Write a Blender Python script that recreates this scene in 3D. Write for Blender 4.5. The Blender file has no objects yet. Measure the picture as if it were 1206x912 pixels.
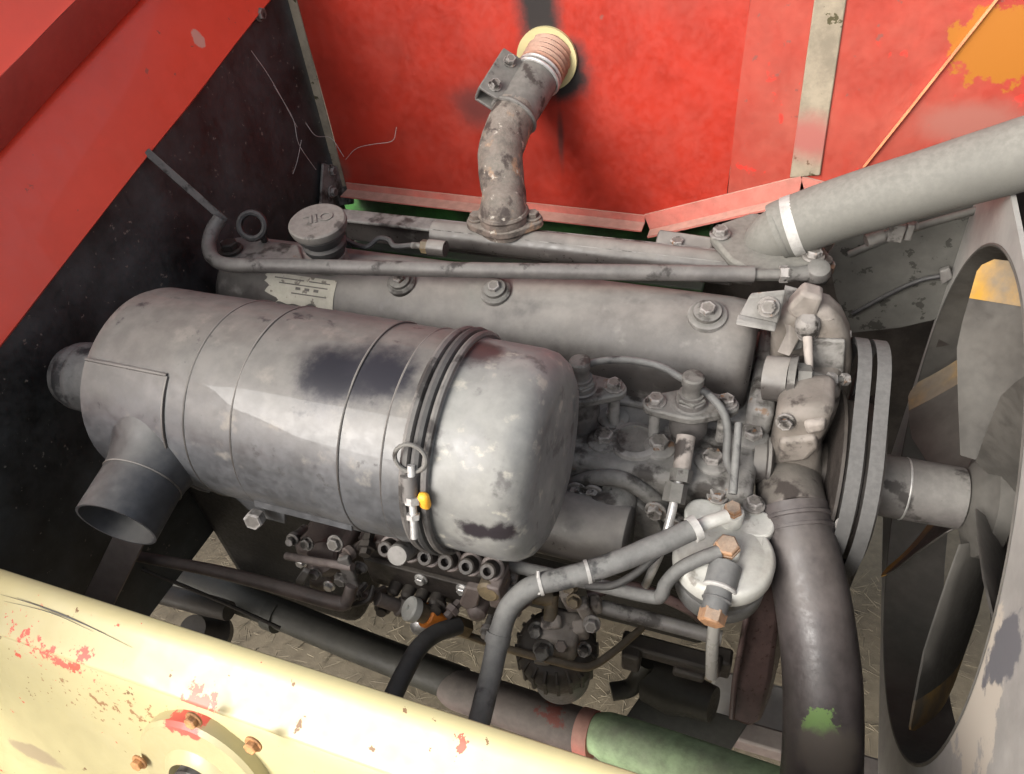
import bpy, bmesh, math, random
from mathutils import Vector, Matrix, Quaternion, noise
random.seed(7)
S = bpy.context.scene
COL = S.collection
V = Vector
R = math.radians

# ---------------------------------------------------------------- camera, sky, sun, exposure
cam = bpy.data.cameras.new('camera')
cam_ob = bpy.data.objects.new('camera', cam); COL.objects.link(cam_ob)
cam.sensor_fit = 'HORIZONTAL'; cam.sensor_width = 36.0; cam.lens = 36.0 * 877.0 / 1206.0
cam.clip_start = 0.02; cam.clip_end = 400
yaw, pitch, roll = R(24), R(43), R(7)
h = V((-math.sin(yaw), math.cos(yaw), 0))
fw = h * math.cos(pitch) - V((0, 0, math.sin(pitch)))
r0 = V((math.cos(yaw), math.sin(yaw), 0)); u0 = r0.cross(fw)
rt = r0 * math.cos(roll) - u0 * math.sin(roll); up = r0 * math.sin(roll) + u0 * math.cos(roll)
m = Matrix((rt, up, -fw)).transposed().to_4x4(); m.translation = V((0, 0, 1.75))
cam_ob.matrix_world = m
S.camera = cam_ob

SUN_EL, SUN_AZ = R(34), R(212)          # azimuth clockwise from +Y: high, behind the camera and to its left
world = bpy.data.worlds.new('World'); S.world = world; world.use_nodes = True
wn = world.node_tree.nodes; wl = world.node_tree.links
bg = wn['Background']; bg.inputs['Strength'].default_value = 0.14
sky = wn.new('ShaderNodeTexSky'); sky.sky_type = 'NISHITA'; sky.sun_disc = False
sky.sun_elevation = SUN_EL; sky.sun_rotation = SUN_AZ
sky.air_density = 1.0; sky.dust_density = 5.0; sky.ozone_density = 0.6
hs = wn.new('ShaderNodeHueSaturation'); hs.inputs['Saturation'].default_value = 0.42
wl.new(sky.outputs['Color'], hs.inputs['Color']); wl.new(hs.outputs['Color'], bg.inputs['Color'])
sun = bpy.data.lights.new('sun', 'SUN'); sun.energy = 1.75; sun.angle = R(38); sun.color = (1.0, 0.985, 0.96)
sun_ob = bpy.data.objects.new('sun', sun); COL.objects.link(sun_ob)
sd = V((math.sin(SUN_AZ) * math.cos(SUN_EL), math.cos(SUN_AZ) * math.cos(SUN_EL), math.sin(SUN_EL)))
sun_ob.rotation_euler = sd.to_track_quat('Z', 'Y').to_euler(); sun_ob.location = (0, -2, 5)
S.view_settings.view_transform = 'Standard'; S.view_settings.look = 'None'
S.view_settings.exposure = 1.0; S.view_settings.gamma = 1.0; S.view_settings.use_curve_mapping = False

# ---------------------------------------------------------------- materials
def mat(name, base, rough=.6, metal=0., dust=None, dust_amt=.3, dust_up=.35, dscale=9., var=.35, scale=28.,
        bump=.12, stains=(), coat=0., spots=None, trans=0., band=None, dust_rough=.82, fine=1.0, dmul=.66, nw=.75, edge=0.):
    """procedural paint or metal: mottled base, dust that settles on up faces, chips, stains with their own outline"""
    M = bpy.data.materials.new(name); M.use_nodes = True
    nt = M.node_tree; N = nt.nodes; L = nt.links
    bs = N['Principled BSDF']
    geo = N.new('ShaderNodeNewGeometry')
    def noise(sc, det=4, rgh=.6, off=0., dist=0.):
        n = N.new('ShaderNodeTexNoise'); n.inputs['Scale'].default_value = sc; n.inputs['Detail'].default_value = det
        n.inputs['Roughness'].default_value = rgh; n.inputs['Distortion'].default_value = dist
        if off:
            a = N.new('ShaderNodeVectorMath'); a.operation = 'ADD'; a.inputs[1].default_value = (off, off * 1.7, -off)
            L.new(geo.outputs['Position'], a.inputs[0]); L.new(a.outputs[0], n.inputs['Vector'])
        else: L.new(geo.outputs['Position'], n.inputs['Vector'])
        return n.outputs['Fac']
    def rng(src, a, b, c=0., d=1.):
        r = N.new('ShaderNodeMapRange'); r.interpolation_type = 'SMOOTHSTEP'
        for i, v in zip((1, 2, 3, 4), (a, b, c, d)): r.inputs[i].default_value = v
        L.new(src, r.inputs[0]); return r.outputs[0]
    def op(o, a, b):
        q = N.new('ShaderNodeMath'); q.operation = o
        for i, x in enumerate((a, b)):
            if isinstance(x, (int, float)): q.inputs[i].default_value = x
            else: L.new(x, q.inputs[i])
        return q.outputs[0]
    def mix(f, a, b):
        q = N.new('ShaderNodeMix'); q.data_type = 'RGBA'
        L.new(f, q.inputs[0])
        for i, x in ((6, a), (7, b)):
            if isinstance(x, tuple): q.inputs[i].default_value = (*x[:3], 1)
            else: L.new(x, q.inputs[i])
        return q.outputs[2]
    def fmix(f, a, b):
        q = N.new('ShaderNodeMix'); L.new(f, q.inputs[0])
        for i, x in ((2, a), (3, b)):
            if isinstance(x, (int, float)): q.inputs[i].default_value = x
            else: L.new(x, q.inputs[i])
        return q.outputs[0]
    big, fin = noise(scale, 6, .65), noise(scale * 7, 4, .7, 3.1)
    lo = tuple(c * (1 - var) for c in base); hi = tuple(min(c * (1 + var), 1) for c in base)
    col = mix(rng(op('ADD', op('MULTIPLY', big, .8), op('MULTIPLY', fin, .2)), .34, .66), lo, hi)
    ro = fmix(rng(fin, .3, .7), max(rough - .10, .04), min(rough + .12, 1))
    if dust:
        sep = N.new('ShaderNodeSeparateXYZ'); L.new(geo.outputs['Normal'], sep.inputs[0])
        dust = tuple(c * dmul * t for c, t in zip(dust, (.965, 1., 1.02) if max(dust) < 1.7 * min(dust) else (1, 1, 1)))
        d = op('ADD', op('ADD', op('MULTIPLY', op('SUBTRACT', noise(dscale, 7, .62, 7.7), .5), nw), op('MULTIPLY', sep.outputs['Z'], dust_up)), op('MULTIPLY', op('SUBTRACT', fin, .5), .12))
        df = rng(d, .45 - dust_amt - .28, .45 - dust_amt + .28, 0., .92)
        dcol = mix(rng(noise(scale * 3, 4, .6, 1.3), .3, .7), tuple(c * .86 for c in dust), tuple(min(c * 1.12, 1) for c in dust))
        col = mix(df, col, dcol); ro = fmix(df, ro, dust_rough)
    else: df = None
    if edge:
        pf = op('MULTIPLY', rng(geo.outputs['Pointiness'], .515, .60), rng(noise(scale * 1.5, 3, .6, 2.2), .35, .6, .2, edge))
        col = mix(pf, col, tuple(min(.10 + c * 2.0, .5) for c in base))
    if spots:
        for (sc, ss, th, soft) in spots:
            sf = rng(noise(ss, 5, .6, 11.), th, th + soft)
            col = mix(sf, col, sc); ro = fmix(sf, ro, .7)
    for st in stains:
        c, r3, sc, amp, soft = st[:5]; nsc = st[6] if len(st) > 6 else 14.; shift = st[7] if len(st) > 7 else 0.
        a = N.new('ShaderNodeVectorMath'); a.operation = 'SUBTRACT'; a.inputs[1].default_value = c; L.new(geo.outputs['Position'], a.inputs[0])
        b = N.new('ShaderNodeVectorMath'); b.operation = 'DIVIDE'; b.inputs[1].default_value = r3; L.new(a.outputs[0], b.inputs[0])
        ln = N.new('ShaderNodeVectorMath'); ln.operation = 'LENGTH'; L.new(b.outputs[0], ln.inputs[0])
        dd = op('ADD', ln.outputs['Value'], op('ADD', op('MULTIPLY', op('SUBTRACT', noise(nsc, 6, .68, 5. + c[0]), .5), amp), shift))
        sf = rng(dd, 1., 1. - soft)
        col = mix(sf, col, sc)
        if len(st) > 5 and st[5] is not None: ro = fmix(sf, ro, st[5])
    L.new(col, bs.inputs['Base Color']); L.new(ro, bs.inputs['Roughness'])
    bs.inputs['Metallic'].default_value = metal
    bs.inputs['Coat Weight'].default_value = coat
    bs.inputs['Transmission Weight'].default_value = trans
    if bump:
        bn = N.new('ShaderNodeBump'); bn.inputs['Strength'].default_value = bump; bn.inputs['Distance'].default_value = .004
        hsrc = op('ADD', op('MULTIPLY', big, .5), op('MULTIPLY', fin, .5 * fine))
        if df is not None: hsrc = op('ADD', hsrc, op('MULTIPLY', df, .25))
        L.new(hsrc, bn.inputs['Height']); L.new(bn.outputs['Normal'], bs.inputs['Normal'])
    return M

# ---------------------------------------------------------------- mesh helpers
ORG = {}
def link(name, bm, material, origin, parent=None, smooth=38, bevel=0, seg=2):
    bmesh.ops.remove_doubles(bm, verts=bm.verts, dist=1e-6)
    bmesh.ops.recalc_face_normals(bm, faces=bm.faces)
    me = bpy.data.meshes.new(name)
    for v in bm.verts: v.co -= origin
    bm.to_mesh(me); bm.free()
    for p in me.polygons: p.use_smooth = smooth > 0
    if smooth: me.set_sharp_from_angle(angle=R(smooth))
    me.materials.append(material)
    o = bpy.data.objects.new(name, me); COL.objects.link(o)
    if bevel:
        b = o.modifiers.new('bevel', 'BEVEL'); b.width = bevel; b.segments = seg; b.limit_method = 'ANGLE'; b.angle_limit = R(35)
        b.harden_normals = False
    if parent is not None:
        o.parent = parent; o.location = origin - ORG[parent.name]
    else: o.location = origin
    ORG[o.name] = V(origin)
    return o
def thing(name, label, cat, loc, group=None):
    o = bpy.data.objects.new(name, None); COL.objects.link(o); o.location = loc; o.empty_display_size = .03
    o['label'] = label; o['category'] = cat
    if group: o['group'] = group
    ORG[o.name] = V(loc); return o
def part(name, bm, material, parent, label=None, **k):
    bm.verts.ensure_lookup_table()
    c = sum((v.co for v in bm.verts), V()) / max(len(bm.verts), 1)
    o = link(name, bm, material, c, parent, **k)
    if label: o['label'] = label
    return o
def solo(name, bm, material, label, cat, group=None, **k):
    c = sum((v.co for v in bm.verts), V()) / max(len(bm.verts), 1)
    o = link(name, bm, material, c, None, **k); o['label'] = label; o['category'] = cat
    if group: o['group'] = group
    return o
def setting(name, bm, material, **k):
    o = link(name, bm, material, V((0, 0, 0)), None, **k); o['kind'] = 'structure'; return o
def basis(n):
    n = V(n).normalized(); a = n.orthogonal().normalized() if abs(n.z) > .99 else V((0, 0, 1)).cross(n).normalized()
    return n, a, n.cross(a)
def spline(pts, n=8):
    P = [V(p) for p in pts]
    if len(P) < 3: return P
    Q = [P[0] * 2 - P[1]] + P + [P[-1] * 2 - P[-2]]; out = []
    for i in range(1, len(Q) - 2):
        a, b, c, d = Q[i - 1:i + 3]
        for k in range(n):
            t = k / n
            out.append(.5 * (2 * b + (c - a) * t + (2 * a - 5 * b + 4 * c - d) * t * t + (3 * b - a - 3 * c + d) * t ** 3))
    out.append(P[-1]); return out
def tube(bm, pts, r, seg=12, sm=8, cap=True, inner=0):
    """a round bar or hose along a smoothed path; r is one radius or one per given point"""
    n0 = len(pts); P = spline(pts, sm) if sm else [V(p) for p in pts]; n = len(P)
    if isinstance(r, (int, float)): rad = [r] * n
    else:
        rad = []
        for i in range(n):
            t = i / (n - 1) * (n0 - 1); k = min(int(t), n0 - 2); rad.append(r[k] + (r[k + 1] - r[k]) * (t - k))
    T = [(P[min(i + 1, n - 1)] - P[max(i - 1, 0)]).normalized() for i in range(n)]
    a = T[0].orthogonal().normalized(); rings = []
    for i in range(n):
        if i: a = (T[i - 1].rotation_difference(T[i]) @ a); a = (a - T[i] * a.dot(T[i])).normalized()
        b = T[i].cross(a)
        rings.append([bm.verts.new(P[i] + (a * math.cos(2 * math.pi * k / seg) + b * math.sin(2 * math.pi * k / seg)) * rad[i]) for k in range(seg)])
    for i in range(n - 1):
        for k in range(seg): bm.faces.new((rings[i][k], rings[i][(k + 1) % seg], rings[i + 1][(k + 1) % seg], rings[i + 1][k]))
    if cap: bm.faces.new(rings[0][::-1]); bm.faces.new(rings[-1])
    if inner:
        e = rings[-1]; prev = e
        if cap:
            bmesh.ops.delete(bm, geom=[f for f in e[0].link_faces if len(f.verts) == seg], context='FACES_ONLY')
        for (dr, dt) in ((inner, 0), (inner, -.06)):
            c = P[-1] + T[-1] * dt
            new = [bm.verts.new(c + (v.co - P[-1]) * ((rad[-1] - dr) / rad[-1])) for v in e]
            for k in range(seg): bm.faces.new((prev[k], prev[(k + 1) % seg], new[(k + 1) % seg], new[k]))
            prev = new
        bm.faces.new(prev)
    return bm
def lathe(bm, o, axis, prof, seg=32, caps=True):
    """prof: list of (distance along axis, radius)"""
    n, a, b = basis(axis); o = V(o); rings = []
    for t, r in prof:
        if r < 1e-6: rings.append([bm.verts.new(o + n * t)])
        else: rings.append([bm.verts.new(o + n * t + (a * math.cos(2 * math.pi * k / seg) + b * math.sin(2 * math.pi * k / seg)) * r) for k in range(seg)])
    for A, B in zip(rings, rings[1:]):
        for k in range(seg):
            q = [A[k % len(A)], A[(k + 1) % seg % len(A)], B[(k + 1) % seg % len(B)], B[k % len(B)]]
            u = []
            for v in q:
                if v not in u: u.append(v)
            if len(u) > 2: bm.faces.new(u)
    for E_ in (rings[0], rings[-1]):
        if caps and len(E_) > 2: bm.faces.new(E_)
    return bm
def box(bm, c, s, ax=None):
    """box at centre c, full sizes s, axes ax (three vectors, default the world's)"""
    c = V(c); X, Y, Z = ax if ax else (V((1, 0, 0)), V((0, 1, 0)), V((0, 0, 1)))
    vs = [bm.verts.new(c + X * (s[0] / 2 * i) + Y * (s[1] / 2 * j) + Z * (s[2] / 2 * k)) for i in (-1, 1) for j in (-1, 1) for k in (-1, 1)]
    for f in ((0, 1, 3, 2), (4, 6, 7, 5), (0, 4, 5, 1), (2, 3, 7, 6), (0, 2, 6, 4), (1, 5, 7, 3)): bm.faces.new([vs[i] for i in f])
    return bm
def slab(bm, outline, d):
    """extrude a flat outline by the vector d"""
    d = V(d); A = [bm.verts.new(V(p)) for p in outline]; B = [bm.verts.new(V(p) + d) for p in outline]
    n = len(A); bm.faces.new(A); bm.faces.new(B[::-1])
    for i in range(n): bm.faces.new((A[i], B[i], B[(i + 1) % n], A[(i + 1) % n]))
    return bm
def sweep(bm, prof, o, e, X, Y, closed=False):
    """profile [(u,v)] in axes X,Y swept from o along the vector e"""
    o, e, X, Y = V(o), V(e), V(X), V(Y)
    A = [bm.verts.new(o + X * u + Y * v) for u, v in prof]; B = [bm.verts.new(o + e + X * u + Y * v) for u, v in prof]
    n = len(A)
    for i in range(n if closed else n - 1): bm.faces.new((A[i], A[(i + 1) % n], B[(i + 1) % n], B[i]))
    if closed: bm.faces.new(A[::-1]); bm.faces.new(B)
    return bm
def ring(bm, c, n, r, t, seg=36, tseg=8, squash=1.):
    """torus of radius r and wire radius t; squash flattens it along the axis"""
    n, a, b = basis(n); c = V(c); G = []
    for k in range(seg):
        q = 2 * math.pi * k / seg; d = a * math.cos(q) + b * math.sin(q)
        G.append([bm.verts.new(c + d * (r + t * math.cos(2 * math.pi * j / tseg)) + n * (t * squash * math.sin(2 * math.pi * j / tseg))) for j in range(tseg)])
    for k in range(seg):
        for j in range(tseg): bm.faces.new((G[k][j], G[(k + 1) % seg][j], G[(k + 1) % seg][(j + 1) % tseg], G[k][(j + 1) % tseg]))
    return bm
def hull2(c1, r1, c2, r2, n=18):
    """outline (2D) of two circles joined by their tangents"""
    c1, c2 = V(c1), V(c2); d = c2 - c1; L = d.length; t = math.atan2(d.y, d.x); al = math.acos((r1 - r2) / L); out = []
    for k in range(n + 1):
        q = t + al + (2 * math.pi - 2 * al) * k / n; out.append((c1.x + r1 * math.cos(q), c1.y + r1 * math.sin(q)))
    for k in range(n + 1):
        q = t - al + 2 * al * k / n; out.append((c2.x + r2 * math.cos(q), c2.y + r2 * math.sin(q)))
    return out
_bolt = {}
def bolt(parent, p, n, r, mt, name='bolt', washer=True, hh=.8, sink=0.):
    """a hexagon head on its washer: one shared mesh per kind, a part of its own"""
    key = (mt.name, washer, hh)
    if key not in _bolt:
        bm = bmesh.new()
        if washer: lathe(bm, (0, 0, 0), (0, 0, 1), [(-.1, 1.35), (.14, 1.35), (.2, 1.28), (.2, .5)], 20)
        z0 = .2 if washer else -.1
        lathe(bm, (0, 0, 0), (0, 0, 1), [(z0, 1.), (z0 + hh * .85, 1.), (z0 + hh, .86), (z0 + hh * .96, .6), (z0 + hh * .96, 0)], 6)
        bmesh.ops.recalc_face_normals(bm, faces=bm.faces)
        me = bpy.data.meshes.new('bolt'); bm.to_mesh(me); bm.free(); me.materials.append(mt); _bolt[key] = me
    o = bpy.data.objects.new(name, _bolt[key]); COL.objects.link(o)
    o.parent = parent; o.location = V(p) - ORG[parent.name] - V(n).normalized() * sink
    o.rotation_mode = 'QUATERNION'
    q = V((0, 0, 1)).rotation_difference(V(n).normalized()); o.rotation_quaternion = q @ Quaternion((0, 0, 1), random.uniform(0, 1))
    o.scale = (r, r, r); ORG[o.name] = V(p)
    return o
def text_mesh(txt, size, depth):
    c = bpy.data.curves.new('lettering', 'FONT'); c.body = txt; c.size = size; c.extrude = depth; c.align_x = 'CENTER'; c.align_y = 'CENTER'; c.bevel_depth = size * .015
    o = bpy.data.objects.new('lettering', c); COL.objects.link(o)
    dg = bpy.context.evaluated_depsgraph_get(); me = bpy.data.meshes.new_from_object(o.evaluated_get(dg))
    bm = bmesh.new(); bm.from_mesh(me); bpy.data.objects.remove(o); bpy.data.curves.remove(c); bpy.data.meshes.remove(me)
    return bm
B = bmesh.new
def wobble(bm, amp, sc=9., seed=0.):
    """small dents and waviness of real sheet metal and hose"""
    bm.normal_update()
    for v in bm.verts: v.co += v.normal * (amp * noise.noise(v.co * sc + V((seed, seed, seed))))
    return bm
def grid(bm, step=.06, axes=((1, 0, 0), (0, 0, 1)), span=2.4):
    """cut a sheet into a grid so that it can be dented"""
    for ax in axes:
        k = -span
        while k < span:
            bmesh.ops.bisect_plane(bm, geom=bm.verts[:] + bm.edges[:] + bm.faces[:], plane_co=V(ax) * k, plane_no=V(ax)); k += step
    return bm
def dense(prof, step=.012):
    out = [prof[0]]
    for a, b in zip(prof, prof[1:]):
        k = max(1, int(math.hypot(b[0] - a[0], b[1] - a[1]) / step))
        out += [(a[0] + (b[0] - a[0]) * i / k, a[1] + (b[1] - a[1]) * i / k) for i in range(1, k + 1)]
    return out

# ---------------------------------------------------------------- materials used
GREY = (.080, .074, .066); DUST = (.222, .207, .182)
M_red = mat('red_side_paint', (.34, .024, .012), .45, var=.16, scale=9, bump=.05, fine=.4, dust=(.40, .085, .06), dmul=.85, dust_amt=.26, dust_up=0, dscale=5, dust_rough=.6,
            spots=[((.24, .05, .035), 38, .69, .03)],
            stains=[((-0.4441, 1.2960, 1.3617), (.052,.06,.15), (.018,.014,.013), .9, .6, .8),
                    ((-0.4156, 1.2960, 1.2421), (.078,.06,.072), (.018,.014,.013), 1.0, .55, .8),
                    ((-0.5819, 1.2960, 1.1664), (.07,.06,.06), (.12,.02,.015), 1.1, .9, .8),
                    ((-0.4136, 1.2960, 1.1142), (.010,.06,.10), (.12,.022,.016), 1.2, .9, .7),
                    ((-0.9491, 1.2960, 1.0082), (.06,.06,.05), (.20,.07,.05), 1.0, .9, .8)])
M_redfade = mat('faded_red_side_paint', (.33, .037, .022), .55, var=.13, scale=12, bump=.06, fine=.5, dust=(.45, .12, .08), dmul=.80, dust_amt=.36, dust_up=0, dscale=7, dust_rough=.75,
            spots=[((.56, .03, .018), 16, .60, .05), ((.22, .06, .045), 46, .65, .03)],
            stains=[((0.2691, 1.2900, 1.3007), (.072,.2,.062), (.35,.125,.014), 1.9, .12, .5, 30),
                    ((0.2706, 1.2900, 1.1849), (.13,.2,.05), (.30,.10,.075), 1.0, .7, .7, 12)])
M_hood = mat('red_hood_paint', (.74, .080, .044), .38, var=.06, scale=5, bump=.02, fine=.3, coat=.15, spots=[((.40, .10, .07), 42, .68, .02)],
            stains=[((-0.9500, 1.0339, 1.3754), (.03,.012,.016), (.62,.33,.26), 1.3, .2, .6, 60)])
M_hood_shade = mat('shaded_red_hood_paint', (.42, .07, .055), .55, var=.10, scale=7, bump=.03, fine=.3)  # darker copy of the hood red: the shade of the step is in the colour
M_pink = mat('dusty_red_edge', (.50, .13, .10), .7, var=.2, scale=18, bump=.08, dust=(.45,.28,.22), dust_amt=.35, dmul=.9)
M_orange_edge = mat('bare_orange_edge', (.70, .25, .12), .6, var=.2, scale=30)
M_olive = mat('worn_olive_steel', (.26, .22, .16), .6, var=.25, scale=20, spots=[((.06,.05,.02), 34, .62, .03)], stains=[((0.0324, 1.2900, 1.1476), (.08,.2,.06), (.34,.11,.09), .9, .8, .7)])
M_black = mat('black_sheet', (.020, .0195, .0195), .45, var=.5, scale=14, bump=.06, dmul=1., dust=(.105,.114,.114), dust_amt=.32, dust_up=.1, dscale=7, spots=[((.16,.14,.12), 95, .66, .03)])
M_green_dark = mat('dark_green_paint', (.02, .085, .015), .6, var=.6, scale=12, dust=(.06,.05,.04), dust_amt=.35)
M_dark = mat('oily_dark_iron', (.028, .023, .020), .5, var=.5, scale=26, dust=(.12,.10,.08), dust_amt=.18, dust_up=.3)
M_pumpred = mat('greasy_red_brown_iron', (.060, .042, .036), .48, var=.5, scale=30, bump=.2, dust=(.16,.13,.11), dust_amt=.26, dust_up=.3, edge=.6)
M_blackoil = mat('black_oily_iron', (.012, .011, .010), .5, var=.5, scale=20, dust=(.06,.05,.04), dust_amt=.2)
M_cast = mat('dusty_grey_casting', GREY, .68, var=.45, scale=24, bump=.42, edge=.85, dust=DUST, dust_amt=.36, dust_up=.36, spots=[((.032,.027,.023), 18, .51, .12), ((.15,.095,.06), 24, .64, .06)])
M_cover = mat('dusty_valve_cover', (.055, .049, .045), .36, var=.25, scale=11, bump=.08, dust=(.25,.226,.198), dmul=.92, dust_amt=.04, dust_up=.62, dscale=6, spots=[((.075,.070,.066), 8, .57, .18), ((.26,.245,.22), 13, .60, .16)],
              stains=[((-0.4154, 0.7915, 1.0937), (.05,.1,.03), (.13,.145,.125), 1.1, .8, .8, 20), ((-0.3720, 0.8184, 1.1012), (.016,.1,.02), (.30,.17,.10), 1.1, .8, .8, 40)])
M_steel = mat('dull_grey_steel', (.17, .16, .15), .5, .25, var=.3, scale=30, bump=.12, dust=DUST, dust_amt=.35, spots=[((.045,.039,.034), 26, .55, .10)])
M_bolt = mat('dusty_bolt_steel', (.115, .105, .096), .52, .3, edge=.9, var=.35, scale=60, bump=.15, dust=(.26,.23,.2), dust_amt=.4, spots=[((.03,.026,.022), 40, .54, .10), ((.18,.10,.055), 48, .62, .06)])
M_bright = mat('bright_zinc', (.55, .54, .52), .38, .6, var=.2, scale=60, bump=.05)
M_pipe = mat('grey_painted_pipe', (.10, .092, .087), .45, .1, var=.25, scale=30, bump=.06, dust=(.25,.23,.205), dust_amt=.20, dust_up=.35, spots=[((.035,.031,.028), 24, .55, .10)])
M_cap = mat('oil_cap_grey', (.10, .093, .085), .75, var=.2, scale=40, bump=.12, dust=(.27,.24,.21), dust_amt=.36, spots=[((.05,.045,.04), 30, .56, .1)])
M_rubber = mat('black_rubber', (.022, .022, .023), .5, var=.4, scale=30, bump=.08, dust=(.13,.12,.11), dust_amt=.30, dust_up=.3)
M_hosegrey = mat('greyed_rubber_hose', (.09, .088, .085), .6, var=.3, scale=34, bump=.14, dust=(.25,.24,.22), dust_amt=.22, dust_up=.4, spots=[((.022,.022,.022), 20, .56, .12)])
M_uphose = mat('grey_coolant_hose', (.105, .102, .090), .72, var=.05, scale=40, bump=.06, dust=(.30,.28,.24), dmul=.58, nw=.5, dust_amt=.35, dust_up=.35, dscale=7)
M_rust = mat('rusty_cast_elbow', (.105, .080, .066), .85, var=.6, scale=55, bump=.55, dust=(.30,.26,.215), dust_amt=.32, dust_up=.3, dscale=16, spots=[((.27,.175,.11), 30, .58, .08), ((.05,.038,.032), 26, .54, .10), ((.36,.33,.28), 60, .62, .05)])
M_flex = mat('coppery_flexible_pipe', (.42, .20, .13), .55, .3, var=.3, scale=60, dust=(.50,.36,.28), dust_amt=.4)
M_clean = mat('air_cleaner_black_paint', (.09, .092, .097), .45, .42, var=.30, scale=13, bump=.03, fine=.6, dust=(.25,.228,.20), dmul=.72, nw=.42, dust_amt=.02, spots=[((.21,.195,.172), 21, .58, .16), ((.05,.048,.048), 30, .62, .10)], dust_up=.66, dscale=7, coat=.25,
              stains=[((-0.4287, 0.4859, 1.2163), (.072,.07,.056), (.018,.017,.021), 1.3, .75, .36, 20),
                      ((-0.3761, 0.5053, 1.2229), (.062,.06,.054), (.026,.024,.029), 1.5, .8, .36, 24)])
M_inlet = mat('black_inlet_paint', (.045, .045, .048), .40, .25, var=.3, scale=14, bump=.05, dust=(.25,.235,.21), dmul=.7, dust_amt=.10, dust_up=.4)
M_endcap = mat('air_cleaner_dusty_bowl', (.12, .12, .122), .42, .25, var=.35, scale=12, bump=.05, dust=(.30,.287,.258), dmul=.82, nw=1.2, dust_amt=.46, spots=[((.11,.105,.10), 24, .57, .12), ((.33,.315,.27), 36, .58, .12)], dust_up=.16, dscale=11, coat=.1, dust_rough=.75,
              stains=[((-0.2492, 0.4084, 1.1054), (.022,.05,.016), (.03,.025,.029), 1.8, .5, .4, 40), ((-0.2156, 0.4085, 1.1059), (.024,.05,.018), (.03,.025,.029), 1.8, .5, .4, 40),
                      ((-0.2952, 0.5775, 1.2188), (.05,.05,.012), (.045,.035,.035), .8, .5, .4, 40)])
M_label = mat('worn_paper_label', (.42, .40, .33), .8, var=.12, scale=40, bump=.05, spots=[((.16,.145,.12), 60, .60, .06)])
M_print = mat('grey_print', (.12, .11, .10), .8, var=.2)
M_orange = mat('orange_rubber', (.60, .18, .02), .55, var=.25, scale=40)
M_ogold = mat('amber_paint_drip', (.75, .36, .03), .5, var=.2, scale=60)
M_cream = mat('cream_beam_paint', (.52, .458, .24), .38, var=.05, scale=7, bump=.03, fine=.5, coat=.12, dmul=1., dust=(.52,.47,.36), dust_amt=.10, dust_up=.1, dscale=5, dust_rough=.6,
              spots=[((.20,.11,.05), 55, .675, .012), ((.60,.10,.06), 30, .675, .010)],
              stains=[((-0.6730, 0.1823, 1.0190), (.075,.06,.022), (.60,.12,.085), 8., .12, .5, 75, 1.0),
                      ((-0.6299, 0.1860, 1.0308), (.018,.05,.006), (.60,.12,.085), 4., .12, .5, 80, .4),
                      ((-0.7082, 0.1842, 1.0250), (.05,.06,.03), (.60,.12,.085), 8., .12, .5, 85, 1.1),
                      ((-0.5908, 0.1686, 0.9749), (.15,.06,.045), (.30,.16,.07), 9., .10, .5, 95, 1.35),
                      ((-0.4705, 0.1848, 1.0268), (.020,.05,.007), (.60,.14,.09), 6.0, .15, .5, 90),
                      ((-0.7756, 0.1203, 0.8194), (.05,.05,.020), (.34,.27,.16), 1.0, .3, .7, 30)])
M_creamflange = mat('cream_flange_paint', (.46, .40, .215), .42, var=.06, scale=12, bump=.05, coat=.15,
              stains=[((-0.4922, 0.1589, 1.0177), (.028,.05,.011), (.62,.11,.08), 2.6, .12, .5, 80), ((-0.3840, 0.1606, 1.0232), (.009,.05,.013), (.62,.11,.08), 1.8, .15, .5, 70),
                      ((-0.4664, 0.1567, 1.0107), (.009,.05,.006), (.60,.11,.08), 1.4, .15, .5, 90)])
M_rustbolt = mat('rusty_painted_bolt', (.40, .20, .08), .75, var=.5, scale=80, bump=.3)
M_filter = mat('pale_filter_head', (.50, .495, .455), .55, .1, var=.15, scale=28, bump=.12, dmul=.8, dust=(.26,.235,.19), dust_amt=.30, spots=[((.20,.185,.16), 26, .58, .10)], dust_up=.1, dscale=16)
M_bowl = mat('grey_filter_canister', (.12, .12, .12), .4, .2, var=.3, scale=30, bump=.06, dust=(.28,.27,.25), dust_amt=.36, dust_up=.2)
M_banjo = mat('orange_rusted_hex', (.32, .17, .085), .75, var=.3, scale=90, bump=.25, dust=(.4,.33,.26), dust_amt=.2)
M_whiteclip = mat('white_tape', (.34, .33, .31), .6, var=.2, scale=60)
M_clear = mat('cloudy_clear_tube', (.26, .25, .225), .28, var=.03, scale=4, bump=0, coat=.4)
M_lower = mat('dark_lower_hose', (.055, .047, .046), .42, var=.35, scale=16, bump=.08, dmul=.8, dust=(.16,.135,.115), dust_amt=.16, dust_up=.15, dscale=8, dust_rough=.7,
              stains=[((0.1470, 0.4438, 0.8230), (.020,.04,.018), (.15,.25,.075), 2.6, .15, .7, 60), ((0.1591, 0.4261, 0.8077), (.05,.05,.03), (.10,.085,.07), 1.0, .5, .8, 40)])
M_pump = mat('brown_grey_casting', (.115, .096, .08), .68, var=.4, scale=16, bump=.36, edge=.8, dust=(.25,.215,.18), dmul=.50, dust_amt=.42, dust_up=.25, spots=[((.17,.105,.065), 22, .62, .08), ((.040,.032,.027), 22, .54, .10)])
M_belt = mat('grey_worn_belt', (.038, .037, .036), .7, var=.15, scale=50, bump=.06, dmul=.6, dust=(.17,.16,.15), dust_amt=.35)
M_fan = mat('dark_fan_paint', (.052, .048, .042), .5, var=.3, scale=14, bump=.05, dust=(.16,.145,.125), dust_amt=.36, dust_up=.15)
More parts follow.
